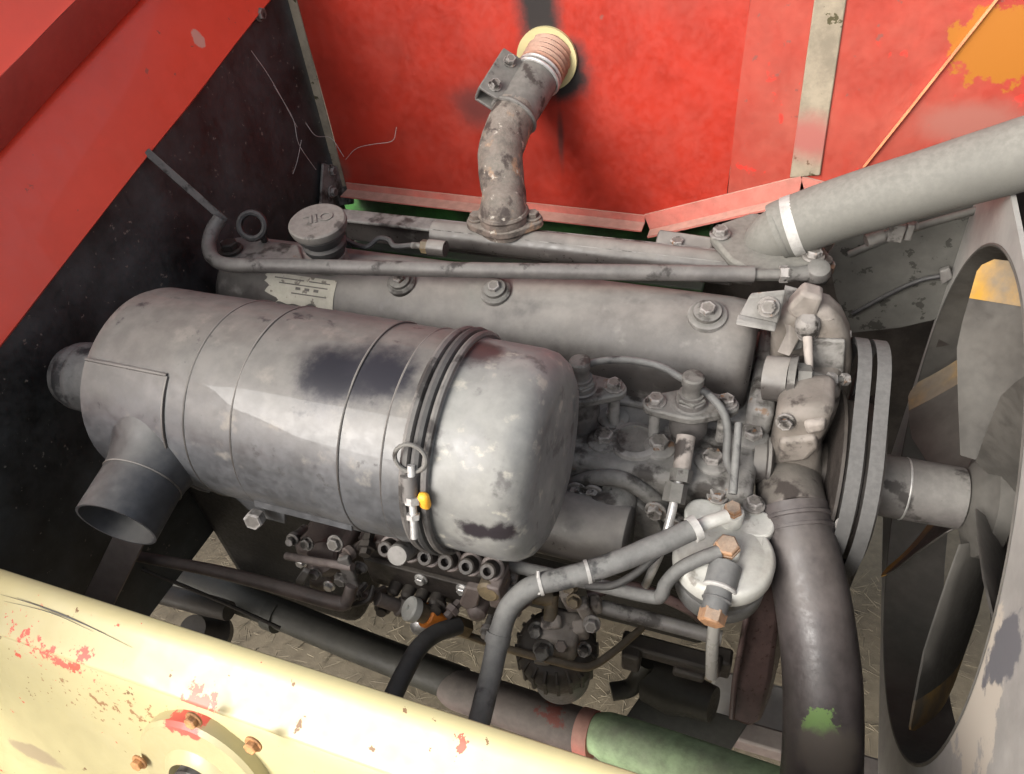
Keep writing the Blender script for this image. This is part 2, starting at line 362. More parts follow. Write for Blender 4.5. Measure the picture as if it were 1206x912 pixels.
M_yellow = mat('yellow_blade_tip', (.48, .26, .03), .5, var=.2, scale=14, bump=.05, dmul=.9, nw=1.4, dust=(.16,.14,.115), dust_amt=.42)
M_shroud = mat('scuffed_grey_shroud', (.26, .25, .235), .55, var=.14, scale=11, bump=.05, dmul=1., dust=(.34,.32,.285), dust_amt=.35, dust_up=.1, dscale=6,
              stains=[((0.2700, 0.4664, 0.9691), (.3,.10,.10), (.42, .38, .32), 2.0, .12, .7, 22), ((0.2700, 0.4460, 1.0616), (.3,.03,.06), (.13,.13,.14), 2.4, .2, .5, 20)])
M_plate = mat('spotted_grey_plate', (.085, .082, .073), .65, var=.2, scale=14, bump=.08, dust=(.20,.19,.165), dust_amt=.30, spots=[((.035,.033,.028), 34, .60, .03)])
M_core = mat('radiator_core_brown', (.05, .042, .034), .8, var=.4, scale=60, bump=.4)
M_greenpipe = mat('green_flaked_pipe', (.34, .47, .26), .7, var=.3, scale=26, bump=.18, dmul=1., dust=(.22,.20,.165), dust_amt=.28, dust_up=.1, dscale=12)
M_brownpipe = mat('brown_axle_tube', (.125, .095, .084), .65, var=.3, scale=22, bump=.15, dust=(.22,.185,.16), dust_amt=.3, stains=[((-0.2283, 0.4790, 0.5226), (.035,.08,.014), (.17,.055,.042), 2.4, .2, .7, 40)])
M_olivepipe = mat('olive_dark_tube', (.030, .029, .022), .55, var=.3, scale=24, bump=.1, dust=(.10,.09,.075), dust_amt=.12)
M_brownguard = mat('oily_brown_guard', (.085, .055, .050), .35, var=.35, scale=18, bump=.08)
M_plateblack = mat('dark_belly_plate', (.028, .030, .026), .6, var=.35, scale=30, bump=.12, dust=(.08,.075,.06), dust_amt=.3)
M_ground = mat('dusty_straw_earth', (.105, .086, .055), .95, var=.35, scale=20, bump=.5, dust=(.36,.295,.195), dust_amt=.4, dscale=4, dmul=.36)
M_straw = mat('dry_straw', (.135, .112, .074), .85, var=.4, scale=9, bump=0)
M_oil = mat('brass_pipe', (.26, .20, .115), .45, .5, var=.35, scale=40, bump=.08, dust=(.16,.13,.10), dust_amt=.3)
M_web = mat('grey_cobweb', (.42, .40, .38), .9, var=.1, bump=0)

# ---------------------------------------------------------------- ground
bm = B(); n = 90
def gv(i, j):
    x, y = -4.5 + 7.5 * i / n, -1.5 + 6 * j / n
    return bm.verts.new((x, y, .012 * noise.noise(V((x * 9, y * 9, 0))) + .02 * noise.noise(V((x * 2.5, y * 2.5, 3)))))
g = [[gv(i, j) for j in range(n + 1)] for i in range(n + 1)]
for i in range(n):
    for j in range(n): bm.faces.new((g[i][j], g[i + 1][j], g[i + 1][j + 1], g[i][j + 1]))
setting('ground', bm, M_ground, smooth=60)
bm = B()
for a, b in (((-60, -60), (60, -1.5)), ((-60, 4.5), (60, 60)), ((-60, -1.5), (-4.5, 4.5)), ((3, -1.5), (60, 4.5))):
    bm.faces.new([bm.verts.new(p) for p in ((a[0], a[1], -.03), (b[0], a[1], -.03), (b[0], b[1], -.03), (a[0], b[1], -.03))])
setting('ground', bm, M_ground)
bm = B()
for k in range(7000):
    x, y = random.uniform(-1.9, .6), random.uniform(.25, 1.25); z = random.uniform(-.005, .028)
    a = random.gauss(.35, .8); l = random.uniform(.008, .05); w = random.uniform(.0005, .0015); tl = random.gauss(0, .16)
    d = V((math.cos(a), math.sin(a), tl)) * l; s = V((-math.sin(a), math.cos(a), 0)) * w; p = V((x, y, z)); u = V((0, 0, w))
    q = [bm.verts.new(t) for t in (p - s, p + u, p + s, p + d - s, p + d + u, p + d + s)]
    bm.faces.new((q[0], q[1], q[4], q[3])); bm.faces.new((q[1], q[2], q[5], q[4]))
o = link('loose_straw', bm, M_straw, V((0, 0, 0)), None, smooth=0); o['kind'] = 'stuff'; o['label'] = 'loose dry straw and chaff lying on the ground under the engine'

# ---------------------------------------------------------------- red side panel at the back of the bay
YW = 1.30
P = thing('side_panel', 'red sheet metal side panel behind the engine with sooty exhaust hole and olive upright strip', 'body panel', (-.25, YW, 1.0))
def wall(pts, y0=YW, t=.004): return slab(B(), [V((p[0], y0, p[1])) for p in pts], (0, t, 0))
part('panel_sheet', wobble(grid(wall([(-.925, .975), (-.246, .965), (-.095, 1.023), (-.095, 1.75), (-.925, 1.75)])), .003, 5), M_red, P, 'strong red left sheet with soot round the exhaust hole')
part('panel_sheet', wobble(grid(wall([(-.0945, 1.0235), (.029, 1.072), (.013, 1.75), (-.0945, 1.75)], YW - .0005)), .003, 5), M_redfade, P, 'chalky faded red middle sheet')
part('panel_sheet', wobble(grid(wall([(.029, 1.072), (.31, 1.02), (.95, .98), (.95, 1.75), (.013, 1.75)], YW - .001)), .003, 5), M_redfade, P, 'faded red right sheet with an orange paint patch')
a, b, c, d = (0.0096, 1.2940, 1.0729), (0.0590, 1.2940, 1.0821), (0.0443, 1.2940, 1.3665), (-0.0011, 1.2940, 1.3661)
ext = lambda p, q: V(q) + (V(q) - V(p)) * .8
part('upright_strip', slab(B(), [a, b, ext(b, c), ext(a, d)], (0, .005, 0)), M_olive, P, bevel=.002)
p, q = V((0.1256, 1.2920, 1.1046)), V((0.2379, 1.2920, 1.3598)); q = p + (q - p) * 1.5; w = V((.0022, 0, .0018))
part('sheet_edge', slab(B(), [p - w, p + w, q + w, q - w], (0, .006, 0)), M_orange_edge, P)
bm = B(); sweep(bm, [(0, 0), (0, -.018), (-.035, -.018), (-.035, -.015), (-.003, -.015), (-.003, 0)], (-.92, YW - .002, .979), (.674, 0, -.010), (0, 1, 0), (0, 0, 1), True)
part('bottom_flange', bm, M_pink, P, 'dusty pink folded flange along the level lower edge')
bm = B(); e = V((.275, 0, .107)); sweep(bm, [(0, .004), (0, -.034), (-.03, -.034), (-.03, -.030), (-.004, -.030), (-.004, .004)], (-.246, YW - .002, .967), e, (0, 1, 0), (-.363, 0, .932), True)
part('bottom_flange', bm, M_pink, P, 'dusty pink flange climbing to the upright strip')
bm = B(); e = V((.30, 0, -.055)); sweep(bm, [(0, .004), (0, -.034), (-.03, -.034), (-.03, -.030), (-.004, -.030), (-.004, .004)], (.030, YW - .002, 1.073), e, (0, 1, 0), (0, 0, 1), True)
part('bottom_flange', bm, M_pink, P, 'red flange seen under the grey hose')
c = V((-0.4322, 1.2970, 1.2635)); lathe(bm := B(), c, (0, -1, 0), [(-.004, .034), (.0025, .036), (.003, .0555), (-.004, .0555)], 44)
part('bright_hole_disc', bm, M_cream, P)  # cream disc added in place of the bright opening; the sheet has no hole
# dark green frame rail low down behind the engine
bm = B(); box(bm, (-.55, 1.36, .90), (.86, .05, .16)); box(bm, (-.55, 1.33, .81), (.86, .10, .02))
solo('frame_rail', bm, M_green_dark, 'dark green frame rail in the gap under the red side panel', 'frame rail', bevel=.004)

bm = B(); box(bm, (-.1, 1.42, .60), (1.9, .012, .80)); solo('dark_backing', bm, M_dark, 'added dark backing sheet low behind the fan belts and the frame rail', 'panel', bevel=.002)  # added sheet: blocks light from behind and keeps the gaps dark
# ---------------------------------------------------------------- black firewall on the left
XF = -.94
P = thing('firewall', 'black dusty sheet metal bulkhead left of the engine under the red hood', 'bulkhead', (XF, .6, .6))
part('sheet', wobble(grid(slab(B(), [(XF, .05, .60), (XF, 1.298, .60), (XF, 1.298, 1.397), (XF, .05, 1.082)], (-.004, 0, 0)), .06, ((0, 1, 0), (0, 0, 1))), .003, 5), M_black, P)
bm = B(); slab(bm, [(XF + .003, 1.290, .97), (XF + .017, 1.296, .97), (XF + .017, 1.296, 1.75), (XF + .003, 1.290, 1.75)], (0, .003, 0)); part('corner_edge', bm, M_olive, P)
bm = B(); slab(bm, [(-0.9350, 1.2481, 1.0495), (-0.9350, 1.3455, 0.9841), (-0.9350, 1.3213, 0.9110), (-0.9350, 1.1958, 0.9714)], (.006, 0, 0)); part('corner_bracket', bm, M_cast, P, bevel=.002)
for c in ((-0.9300, 1.2691, 1.0215), (-0.9270, 1.2474, 0.9826), (-0.9360, 1.1937, 1.3652)): bolt(P, c, (1, 0, 0), .010, M_bolt)

# ---------------------------------------------------------------- red hood, upper left
A0, E0 = V((-.935, 1.202, 1.371)), V((0, -.970, -.245))
UPV = V((0, -.245, .970))
P = thing('hood', 'bright red folded hood panel overhanging the black bulkhead at upper left', 'hood', A0 + E0 * .5)
o = A0 - E0 * .35
for nm, lb, prof, mt in (('hood_lip', None, [(0, -.006), (.006, 0), (-.012, .05), (-.042, .118), (-.050, .128)], M_hood),
                         ('hood_step', 'recessed step of the hood with its shade put into a darker red', [(-.052, .128), (-.040, .134), (-.006, .205), (-.004, .212)], M_hood_shade),
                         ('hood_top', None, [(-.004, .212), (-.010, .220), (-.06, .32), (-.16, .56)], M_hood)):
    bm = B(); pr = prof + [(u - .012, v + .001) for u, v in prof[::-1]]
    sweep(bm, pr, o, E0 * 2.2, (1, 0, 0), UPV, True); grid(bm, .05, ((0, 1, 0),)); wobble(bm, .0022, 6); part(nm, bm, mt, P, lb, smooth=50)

# ---------------------------------------------------------------- cream beam in front
P = thing('frame_beam', 'cream painted frame beam with chipped red spots across the lower left corner', 'beam', (-.5, .17, .8))
bm = B(); x0 = -2.3; X1 = 2.55
prof = [(.246, 1.040), (.246, 1.0495), (.2445, 1.051), (.236, 1.0515), (.230, 1.0505), (.224, 1.047), (.196, 1.033), (.187, 1.0285), (.1842, 1.0262), (.1845, 1.0242), (.191, 1.0235)]
sweep(bm, prof, (x0, 0, 0), (X1, 0, 0), (0, 1, 0), (0, 0, 1)); part('top_lip', bm, M_cream, P, smooth=60)
bm = B(); sweep(bm, [(.191, 1.0235), (.1878, 1.0215), (.178, 1.005), (.150, .915), (.122, .82), (.100, .70), (.246, .69), (.246, 1.04)], (x0, 0, 0), (X1, 0, 0), (0, 1, 0), (0, 0, 1)); part('side_face', bm, M_cream, P, smooth=60)
for pts in ([(-0.7695, 0.2198, 1.0457), (-0.7181, 0.2209, 1.0463), (-0.6545, 0.2192, 1.0454), (-0.5795, 0.2130, 1.0422)], [(-0.7597, 0.2151, 1.0433), (-0.6912, 0.2185, 1.0450), (-0.6276, 0.2147, 1.0431)], [(-0.7073, 0.2199, 1.0458), (-0.6416, 0.2181, 1.0448), (-0.5722, 0.2124, 1.0419)], [(-0.7446, 0.2219, 1.0468), (-0.6739, 0.2207, 1.0461), (-0.6106, 0.2162, 1.0439)]):
    tube(bm := B(), pts, [.0001] + [.00042] * (len(pts) - 2) + [.0001], 6, 5); part('scratch', bm, M_steel, P)
fn = V((0, -.955, .297)); fc = V((-0.4746, 0.1562, 0.9351))
FL = thing('bearing_flange', 'round cream bearing flange with chipped red bolts on the cream beam', 'flange', fc)
lathe(bm := B(), fc - fn * .004, fn, [(-.03, .082), (.017, .082), (.0215, .078), (.022, .046), (.028, .040), (.030, .034), (.018, .030)], 48); part('flange', bm, M_creamflange, FL)
lathe(bm := B(), fc, fn, [(.004, .028), (.028, .027), (.032, .022), (.032, 0)], 32); part('shaft_end', bm, M_steel, FL)
nx, na, nb = basis(fn)
for px in ((-0.4550, 0.1677, 1.0461), (-0.3865, 0.1664, 1.0417), (-0.5512, 0.1357, 0.9430)):
    d = V(px) - fc; d -= fn * d.dot(fn); bolt(FL, V(px) + fn * .0005, fn, .0070, M_rustbolt, washer=True)

# ---------------------------------------------------------------- engine block, head and everything bolted rigidly to them
EN = thing('engine_block', 'dusty grey inline diesel engine block and cylinder head along the middle of the bay', 'engine', (-.4, .85, .45))
bm = B(); box(bm, (-.44, .86, .62), (.88, .26, .44)); part('crankcase', bm, M_blackoil, EN, bevel=.012)
bm = B(); box(bm, (-.44, .70, .72), (.80, .07, .10)); box(bm, (-.5, .705, .50), (.5, .05, .06)); part('crankcase_rib', bm, M_blackoil, EN, bevel=.008)
bm = B(); box(bm, (-.43, .80, .889), (.92, .30, .152)); part('cylinder_head', bm, M_cast, EN, bevel=.014, seg=3)
bm = B()
for cx, cy, rr in ((745,521,.030), (830,534,.026), (700,515,.026)):
    pass
for c in ((-0.1358, 0.7035, 0.9670),):
    lathe(bm, c, (0, 0, 1), [(-.004, .036), (.004, .034), (.006, .026), (.003, .024), (.003, 0)], 30)
part('core_plug', bm, M_cast, EN)
for c, r in (((-0.1788, 0.6952, 0.9710), .0135), ((-0.1023, 0.7018, 0.9710), .0135), ((-0.0286, 0.6940, 0.9710), .0135), ((0.0170, 0.7524, 0.9710), .014), ((-0.1767, 0.7424, 0.9710), .011)):
    lathe(bm := B(), V(c) - V((0, 0, .006)), (0, 0, 1), [(-.004, .024), (.003, .023), (.006, .019), (.006, 0)], 24); part('bolt_boss', bm, M_cast, EN)
    bolt(EN, V(c) + V((0, 0, .002)), (0, 0, 1), r, M_bolt, washer=False)
# port flange and its curved ridge on the near face of the head
bm = B(); tube(bm, [(-0.2207, 0.6470, 0.9096), (-0.1796, 0.6450, 0.9419), (-0.1375, 0.6440, 0.9507), (-0.0958, 0.6440, 0.9238), (-0.0578, 0.6450, 0.8701)], .012, 10); part('head_ridge', bm, M_cast, EN)
bm = B(); slab(bm, [(-0.2172, 0.6480, 0.8742), (-0.1806, 0.6480, 0.9250), (-0.1323, 0.6480, 0.9367), (-0.0896, 0.6480, 0.8981), (-0.0653, 0.6480, 0.8261), (-0.1963, 0.6480, 0.7752)], (0, -.016, 0)); part('port_flange', bm, M_cast, EN, bevel=.003)
for c in ((-0.2004, 0.6300, 0.9251), (-0.1771, 0.6300, 0.9271), (-0.0904, 0.6300, 0.9187), (-0.0633, 0.6300, 0.9074)): bolt(EN, c, (0, -1, .1), .011, M_bolt)
bm = B(); box(bm, (-.795, .87, .62), (.28, .58, .46)); part('flywheel_housing', bm, M_blackoil, EN, bevel=.03, seg=3)
bm = B(); box(bm, (.022, .86, .93), (.036, .20, .16)); part('timing_cover', bm, M_cast, EN, bevel=.01)
# valve cover
VY, VZ, VR = .872, 1.000, .090
def cover_sec(s, k=26):
    pts = [(VY - VR * s, .950), (VY - VR * s, VZ - .02)]
    for i in range(k + 1):
        q = math.pi - math.pi * i / k; pts.append((VY + VR * s * math.cos(q), VZ + VR * s * math.sin(q) * (1 if True else 1)))
    pts += [(VY + VR * s, VZ - .02), (VY + VR * s, .950)]; return pts
bm = B(); secs = []
for x, s in ((-.900, .70), (-.893, .86), (-.878, .96), (-.855, 1.), (-.6, 1.), (-.3, 1.), (-.040, 1.), (-.020, .975), (-.008, .92), (-.001, .82), (.001, .7)):
    secs.append([bm.verts.new((x, y, z)) for y, z in cover_sec(s)])
for a, b in zip(secs, secs[1:]):
    for i in range(len(a) - 1): bm.faces.new((a[i], a[i + 1], b[i + 1], b[i]))
bm.faces.new(secs[0]); bm.faces.new(secs[-1][::-1])
VC = thing('valve_cover', 'long dusty grey rounded valve cover with hex plugs and a worn label', 'valve cover', (-.45, VY, .92))
part('cover', bm, M_cover, VC, smooth=50)
bm = B(); box(bm, (-.45, VY, .970), (.915, .206, .012)); part('cover_rim', bm, M_cast, VC, bevel=.004)
for c, s in (((-0.5400, 0.8375, 1.0842), 1.), ((-0.3828, 0.8433, 1.0863), 1.), ((-0.0692, 0.8510, 1.0885), 1.15)):
    c = V(c); nn = V((0, c.y - VY, c.z - VZ)).normalized()
    lathe(bm := B(), c, nn, [(-.004, .024 * s), (.003, .0235 * s), (.006, .020 * s), (.006, .017 * s), (.011, .0165 * s), (.012, .010 * s), (.012, 0)], 30); part('plug_washer', bm, M_cast, VC)
    bolt(VC, c + nn * .010, nn, .0098 * s, M_bolt, name='plug_nut', washer=False, hh=1.0)
# worn label wrapped on the cover
bm = B(); rows = []
y0, z0, rr = VY, VZ, VR + .0012
ca, cb = V((-0.7609, 0.8263, 1.0781)), V((-0.7028, 0.7949, 1.0474))
an = lambda c: math.atan2(c.z - VZ, VY - c.y)
a1, a0 = an(ca), an(cb)
xl, xr = (-0.7838, 0.8057, 1.0616)[0], (-0.6517, 0.8105, 1.0664)[0]
for i in range(15):
    t = i / 14; a = a0 + (a1 - a0) * t; row = []
    for j in range(25):
        u = j / 24
        l = xl + .020 * noise.noise(V((t * 5, 1, 0))) + .045 * max(0, .5 - t) * (1 if True else 0)
        x = l + (xr - l) * u; aa = a - (.16 * noise.noise(V((u * 4, 0, 2))) + .05) * (1 - t) ** 3
        row.append(bm.verts.new((x, y0 - rr * math.cos(aa), z0 + rr * math.sin(aa))))
    rows.append(row)
for a, b in zip(rows, rows[1:]):
    for j in range(24): bm.faces.new((a[j], a[j + 1], b[j + 1], b[j]))
LB = part('label', bm, M_label, VC, 'cream paper label, torn and faded')
bm = B()
for k, (t, u0, u1) in enumerate(((.80, .12, .55), (.80, .62, .92), (.62, .2, .9), (.46, .45, .52), (.46, .58, .65), (.46, .71, .78), (.30, .4, .9))):
    a = a0 + (a1 - a0) * t; x0_, x1_ = xl + (xr - xl) * u0, xl + (xr - xl) * u1; r_ = rr + .0006; da = .022 if k not in (3, 4, 5) else .05
    bm.faces.new([bm.verts.new((x, y0 - r_ * math.cos(q), z0 + r_ * math.sin(q))) for x, q in ((x0_, a), (x1_, a), (x1_, a + da), (x0_, a + da))])
part('print_line', bm, M_print, LB)
# ---------------------------------------------------------------- rear lifting bracket with its eye
P = thing('lifting_bracket', 'grey bracket plate with dark lifting eye at the left end of the valve cover', 'bracket', (-0.8169, 0.8244, 1.1250))
bm = B(); slab(bm, [(-0.9099, 0.8724, 1.0950), (-0.8759, 0.8930, 1.0950), (-0.7571, 0.8890, 1.0950), (-0.7121, 0.8362, 1.0950), (-0.8558, 0.8066, 1.0950)], (0, 0, -.012)); part('plate', bm, M_cast, P, bevel=.004)
c = V((-0.8198, 0.8661, 1.1379)); ring(bm := B(), c, (.35, -.75, .55), .021, .0055, 32, 8, 1.3); part('lifting_eye', bm, M_rubber, P)
bm = B(); tube(bm, [c + V((.012, 0, -.018)), (-0.8266, 0.8893, 1.0930)], .006, 8, 0); part('eye_stem', bm, M_rubber, P)
bolt(P, (-0.8643, 0.8454, 1.0990), (0, 0, 1), .015, M_dark)

# ---------------------------------------------------------------- stay bar
a, b = V((-0.9320, 0.8253, 1.2814)), V((-0.8588, 0.8530, 1.1494)); d = (b - a).normalized(); nn = V((.3, -.6, .74)); s = d.cross(nn).normalized(); t = s.cross(d)
bm = B(); box(bm, (a + b) / 2, ((b - a).length, .012, .005), (d, s, t)); solo('stay_bar', bm, M_pipe, 'thin flat grey stay bar reaching from the black bulkhead to the bent pipe', 'stay bar', bevel=.001)

# ---------------------------------------------------------------- long bent pipe over the valve cover
PI_ = thing('linkage_pipe', 'long thin grey pipe bent upward at its left end lying above the valve cover', 'pipe', (-0.3624, 0.8570, 1.1201))
bm = B(); tube(bm, [(-0.8617, 0.8457, 1.1581), (-0.8682, 0.8265, 1.1465), (-0.8643, 0.8033, 1.1324), (-0.8426, 0.7823, 1.1244), (-0.8076, 0.7742, 1.1232), (-0.7502, 0.7844, 1.1227), (-0.5560, 0.8180, 1.1224), (-0.3622, 0.8562, 1.1192), (-0.1791, 0.8961, 1.1151), (-0.0177, 0.9302, 1.1119)], [.0115]*5+[.0118]*5, 16)
part('pipe', bm, M_pipe, PI_)
bm = B(); tube(bm, [(-0.0200, 0.9295, 1.1121), (0.0243, 0.9396, 1.1115)], .0075, 12, 0); part('threaded_end', bm, M_steel, PI_)
bm = B(); tube(bm, [(0.0164, 0.9377, 1.1116), (0.0277, 0.9399, 1.1118)], .0125, 6, 0); part('lock_nut', bm, M_bolt, PI_)
bm = B(); tube(bm, [(0.0254, 0.9391, 1.1120), (0.0367, 0.9422, 1.1115), (0.0654, 0.9504, 1.1129)], [.012, .0105, .0125], 14, 0)
c = V((0.0665, 0.9508, 1.1128)); lathe(bm, c, (0, -.35, .93), [(-.016, .010), (-.012, .015), (0, .018), (.012, .015), (.016, .009), (.016, 0)], 24); part('ball_socket', bm, M_steel, PI_)
c = V((0.0692, 0.9844, 1.1080)); lathe(bm := B(), c, (0, 0, 1), [(-.03, .017), (-.012, .017), (-.012, .021), (-.002, .021), (-.002, .016), (.006, .016), (.009, .012), (.009, 0)], 28); part('ball_stud', bm, M_cast, PI_)

# ---------------------------------------------------------------- oil filler cap
c = V((-0.6749, 0.8508, 1.1697)); ax = V((.04, -.10, 1)).normalized()
OC = thing('oil_filler_cap', 'round grey oil filler cap with raised OIL lettering standing on the valve cover', 'filler cap', c - ax * .06)
lathe(bm := B(), c, ax, [(-.066, .028), (-.050, .029), (-.047, .034), (-.038, .0355), (-.034, .031), (-.028, .032), (-.024, .038), (-.016, .0395), (-.012, .034), (-.010, .034)], 48); part('cap_body', bm, M_rubber, OC)
lathe(bm := B(), c, ax, [(-.0105, .030), (-.010, .044), (-.003, .0460), (.002, .0455), (.004, .043), (.0042, 0)], 48)
part('cap', bm, M_cap, OC)
bm = text_mesh('OIL', .030, .0016)
n_, a_, b_ = basis(ax); q = R(24 + 8); xr_ = V((-math.cos(q), -math.sin(q), 0)); xr_ = (xr_ - ax * xr_.dot(ax)).normalized(); yr_ = ax.cross(xr_)
mm = Matrix((xr_, yr_, ax)).transposed().to_4x4(); mm.translation = c + ax * .0045 + V((.0, .006, 0)); bm.transform(mm)
part('raised_letters', bm, M_cap, OC, smooth=0)
lathe(bm := B(), c - ax * .062, ax, [(-.02, .030), (.002, .030), (.004, .026), (.004, 0)], 32); part('filler_neck', bm, M_cast, OC)

# ---------------------------------------------------------------- manifold rail behind the cover
MF = thing('exhaust_manifold', 'long grey manifold rail running behind the valve cover', 'manifold', (-0.3902, 1.0107, 1.0774))
bm = B(); y0, z0 = 1.008, 1.066
tube(bm, [(-.56, y0, z0), (-.02, y0, z0)], .024, 20, 0); part('gallery', bm, M_cover, MF)
bm = B(); box(bm, (-.385, y0 + .002, z0 + .016), (.73, .036, .006)); part('top_flange', bm, M_cast, MF, bevel=.002)
bm = B(); box(bm, (-.40, y0 + .012, z0 - .014), (.70, .016, .05)); part('rear_web', bm, M_cover, MF, bevel=.004)
bm = B(); slab(bm, [(-0.0877, 1.0253, 1.0771), (-0.1782, 1.0216, 1.0837), (-0.1742, 1.0053, 1.0660), (-0.0847, 1.0128, 1.0636)], (0, .03, .012)); part('end_boss', bm, M_cover, MF, bevel=.008)
for c in ((-0.1436, 1.0327, 1.0795),): bolt(MF, c, (0, 0, 1), .011, M_bolt)
# sensor fitting
c0 = V((-0.5244, 0.9162, 1.1021)); dx = V((-1, -.03, .0))
SN = thing('sensor', 'small brass hex sensor with black wire at the left end of the manifold rail', 'sensor', c0)
tube(bm := B(), [c0 + V((.03, 0, 0)), c0], .013, 16, 0); part('boss', bm, M_cover, SN)
tube(bm := B(), [c0, c0 + dx * .012], .0115, 6, 0); part('hex', bm, M_oil, SN)
tube(bm := B(), [c0 + dx * .012, c0 + dx * .03], .0055, 10, 0); part('pin', bm, M_steel, SN)
tube(bm := B(), [c0 + dx * .03, (-0.5813, 0.9064, 1.1027), (-0.5945, 0.9135, 1.1080), (-0.6132, 0.9136, 1.1089), (-0.6294, 0.8978, 1.1005), (-0.6581, 0.9010, 1.1015), (-0.6930, 0.9103, 1.1112)], .0045, 8); part('wire', bm, M_rubber, SN)

# ---------------------------------------------------------------- exhaust elbow
EL = thing('exhaust_elbow', 'rusty cast exhaust elbow bolted on the manifold and rising through the red panel', 'exhaust elbow', (-0.4278, 1.0099, 1.0932))
b0 = V((-0.4292, 1.0156, 1.0994))
pts = [b0 - V((0, 0, .012)), b0 + V((0, 0, .02)), (-0.4372, 1.0480, 1.1345), (-0.4479, 1.0680, 1.1588), (-0.4561, 1.0981, 1.1845), (-0.4574, 1.1368, 1.2010), (-0.4536, 1.1790, 1.2172)]
tube(bm := B(), pts, [.041, .039, .0365, .0375, .038, .0385, .039], 36, 8); wobble(bm, .0016, 45); part('elbow', bm, M_rust, EL)
ring(bm := B(), b0 + V((0, 0, .020)), (0, 0, 1), .037, .006, 30, 8); part('neck_bead', bm, M_rust, EL)
bm = B(); o2 = hull2((0, 0), .044, (.046, .012), .018, 14); o3 = hull2((0, 0), .044, (-.045, -.010), .018, 14)
for oo in (o2, o3): slab(bm, [V((b0.x + u, b0.y + v, b0.z - .008 + (.0003 if oo is o3 else 0))) for u, v in oo], (0, 0, .014))
part('flange', bm, M_rust, EL, bevel=.003)
for c in ((.047, .012), (-.046, -.010)): bolt(EL, b0 + V((c[0], c[1], .008)), (0, 0, 1), .0105, M_rust)
e1, e2, e3 = V((-0.4554, 1.1699, 1.2135)), V((-0.4337, 1.2650, 1.2547)), V((-0.4223, 1.3302, 1.2813))
tube(bm := B(), [e1, e2], [.0385, .0395], 30, 0); part('steel_sleeve', bm, M_steel, EL)
ring(bm := B(), e1, e2 - e1, .0400, .004, 32, 8); part('clamp_ring', bm, M_steel, EL)
dd = (e2 - e1).normalized(); ring(bm := B(), e1 + (e2 - e1) * .86, dd, .0402, .0035, 32, 8); ring(bm, e1 + (e2 - e1) * .96, dd, .0395, .003, 32, 8); part('foil_band', bm, M_bright, EL)
L_ = (e3 - e2).length; d3 = (e3 - e2).normalized()
prof = [(0, .0385)]
for k in range(7): prof += [(L_ * (k + .25) / 7, .0425), (L_ * (k + .75) / 7, .0385)]
lathe(bm := B(), e2, d3, prof + [(L_ + .05, .0385)], 30); part('flexible_pipe', bm, M_flex, EL, smooth=75)
# clamp bracket of two channels
side = V((-.80, -.45, .25)); side = (side - dd * side.dot(dd)).normalized(); tv = dd.cross(side)
bc = e1 + (e2 - e1) * .42 + side * .040
for k in (-1, 1):
    bm = B(); box(bm, bc + tv * (.017 * k) + side * .008, (.092, .006, .050), (dd, tv, side)); part('clamp_jaw', bm, M_steel, EL, bevel=.0015)
bm = B(); box(bm, bc + side * .032, (.092, .030, .005), (dd, tv, side)); part('clamp_bridge', bm, M_steel, EL, bevel=.0015)
for k in (-1, 1):
    for s in (-.028, .028): bolt(EL, bc + tv * (.021 * k) + dd * s + side * .012, tv * k, .0085, M_bolt, hh=1.2)

# ---------------------------------------------------------------- air cleaner
AY, AZ, AR = .538, 1.095, .130
def acp(x, deg, r=AR): return V((x, AY - r * math.cos(R(deg)), AZ + r * math.sin(R(deg))))
AC = thing('air_cleaner', 'large dusty black cylindrical air cleaner with clamped end bowl lying beside the valve cover', 'air filter', (-.5, AY, AZ - AR))
lathe(bm := B(), (0, AY, AZ), (1, 0, 0), dense([(-.780, .09), (-.780, .100), (-.777, .118), (-.770, .126), (-.760, .1295), (-.612, .1295), (-.6115, .1305), (-.545, .1305), (-.5445, .1318), (-.405, .1318), (-.4045, .1305), (-.352, .1305), (-.3515, .1315), (-.325, .1315), (-.322, .129), (-.318, .128)]), 112); wobble(bm, .0020, 11)
part('canister', bm, M_clean, AC, smooth=30)
lathe(bm := B(), (0, AY, AZ), (1, 0, 0), dense([(-.3175, .12), (-.3175, .128), (-.300, .1285), (-.297, .1265), (-.286, .1265), (-.258, .1262), (-.230, .1255), (-.215, .1225), (-.203, .114), (-.196, .102), (-.1935, .088), (-.195, .080), (-.1935, .072), (-.1928, .04), (-.1925, .006)]), 112); wobble(bm, .0016, 13)
part('end_bowl', bm, M_endcap, AC, smooth=30)
for x, r, t, mt in ((-.324, .1325, .0055, M_pipe), (-.311, .1325, .006, M_rubber), (-.3005, .1315, .0045, M_pipe)):
    ring(bm := B(), (x, AY, AZ), (1, 0, 0), r, t, 90, 8, 1.); part('clamp_band' if mt is M_pipe else 'rubber_seal', bm, mt, AC)
for x, r in ((-.612, .1302), (-.5447, .1315), (-.4047, .1315), (-.352, .1308)):
    ring(bm := B(), (x, AY, AZ), (1, 0, 0), r, .0013, 90, 6); part('seam_bead', bm, M_cover, AC)
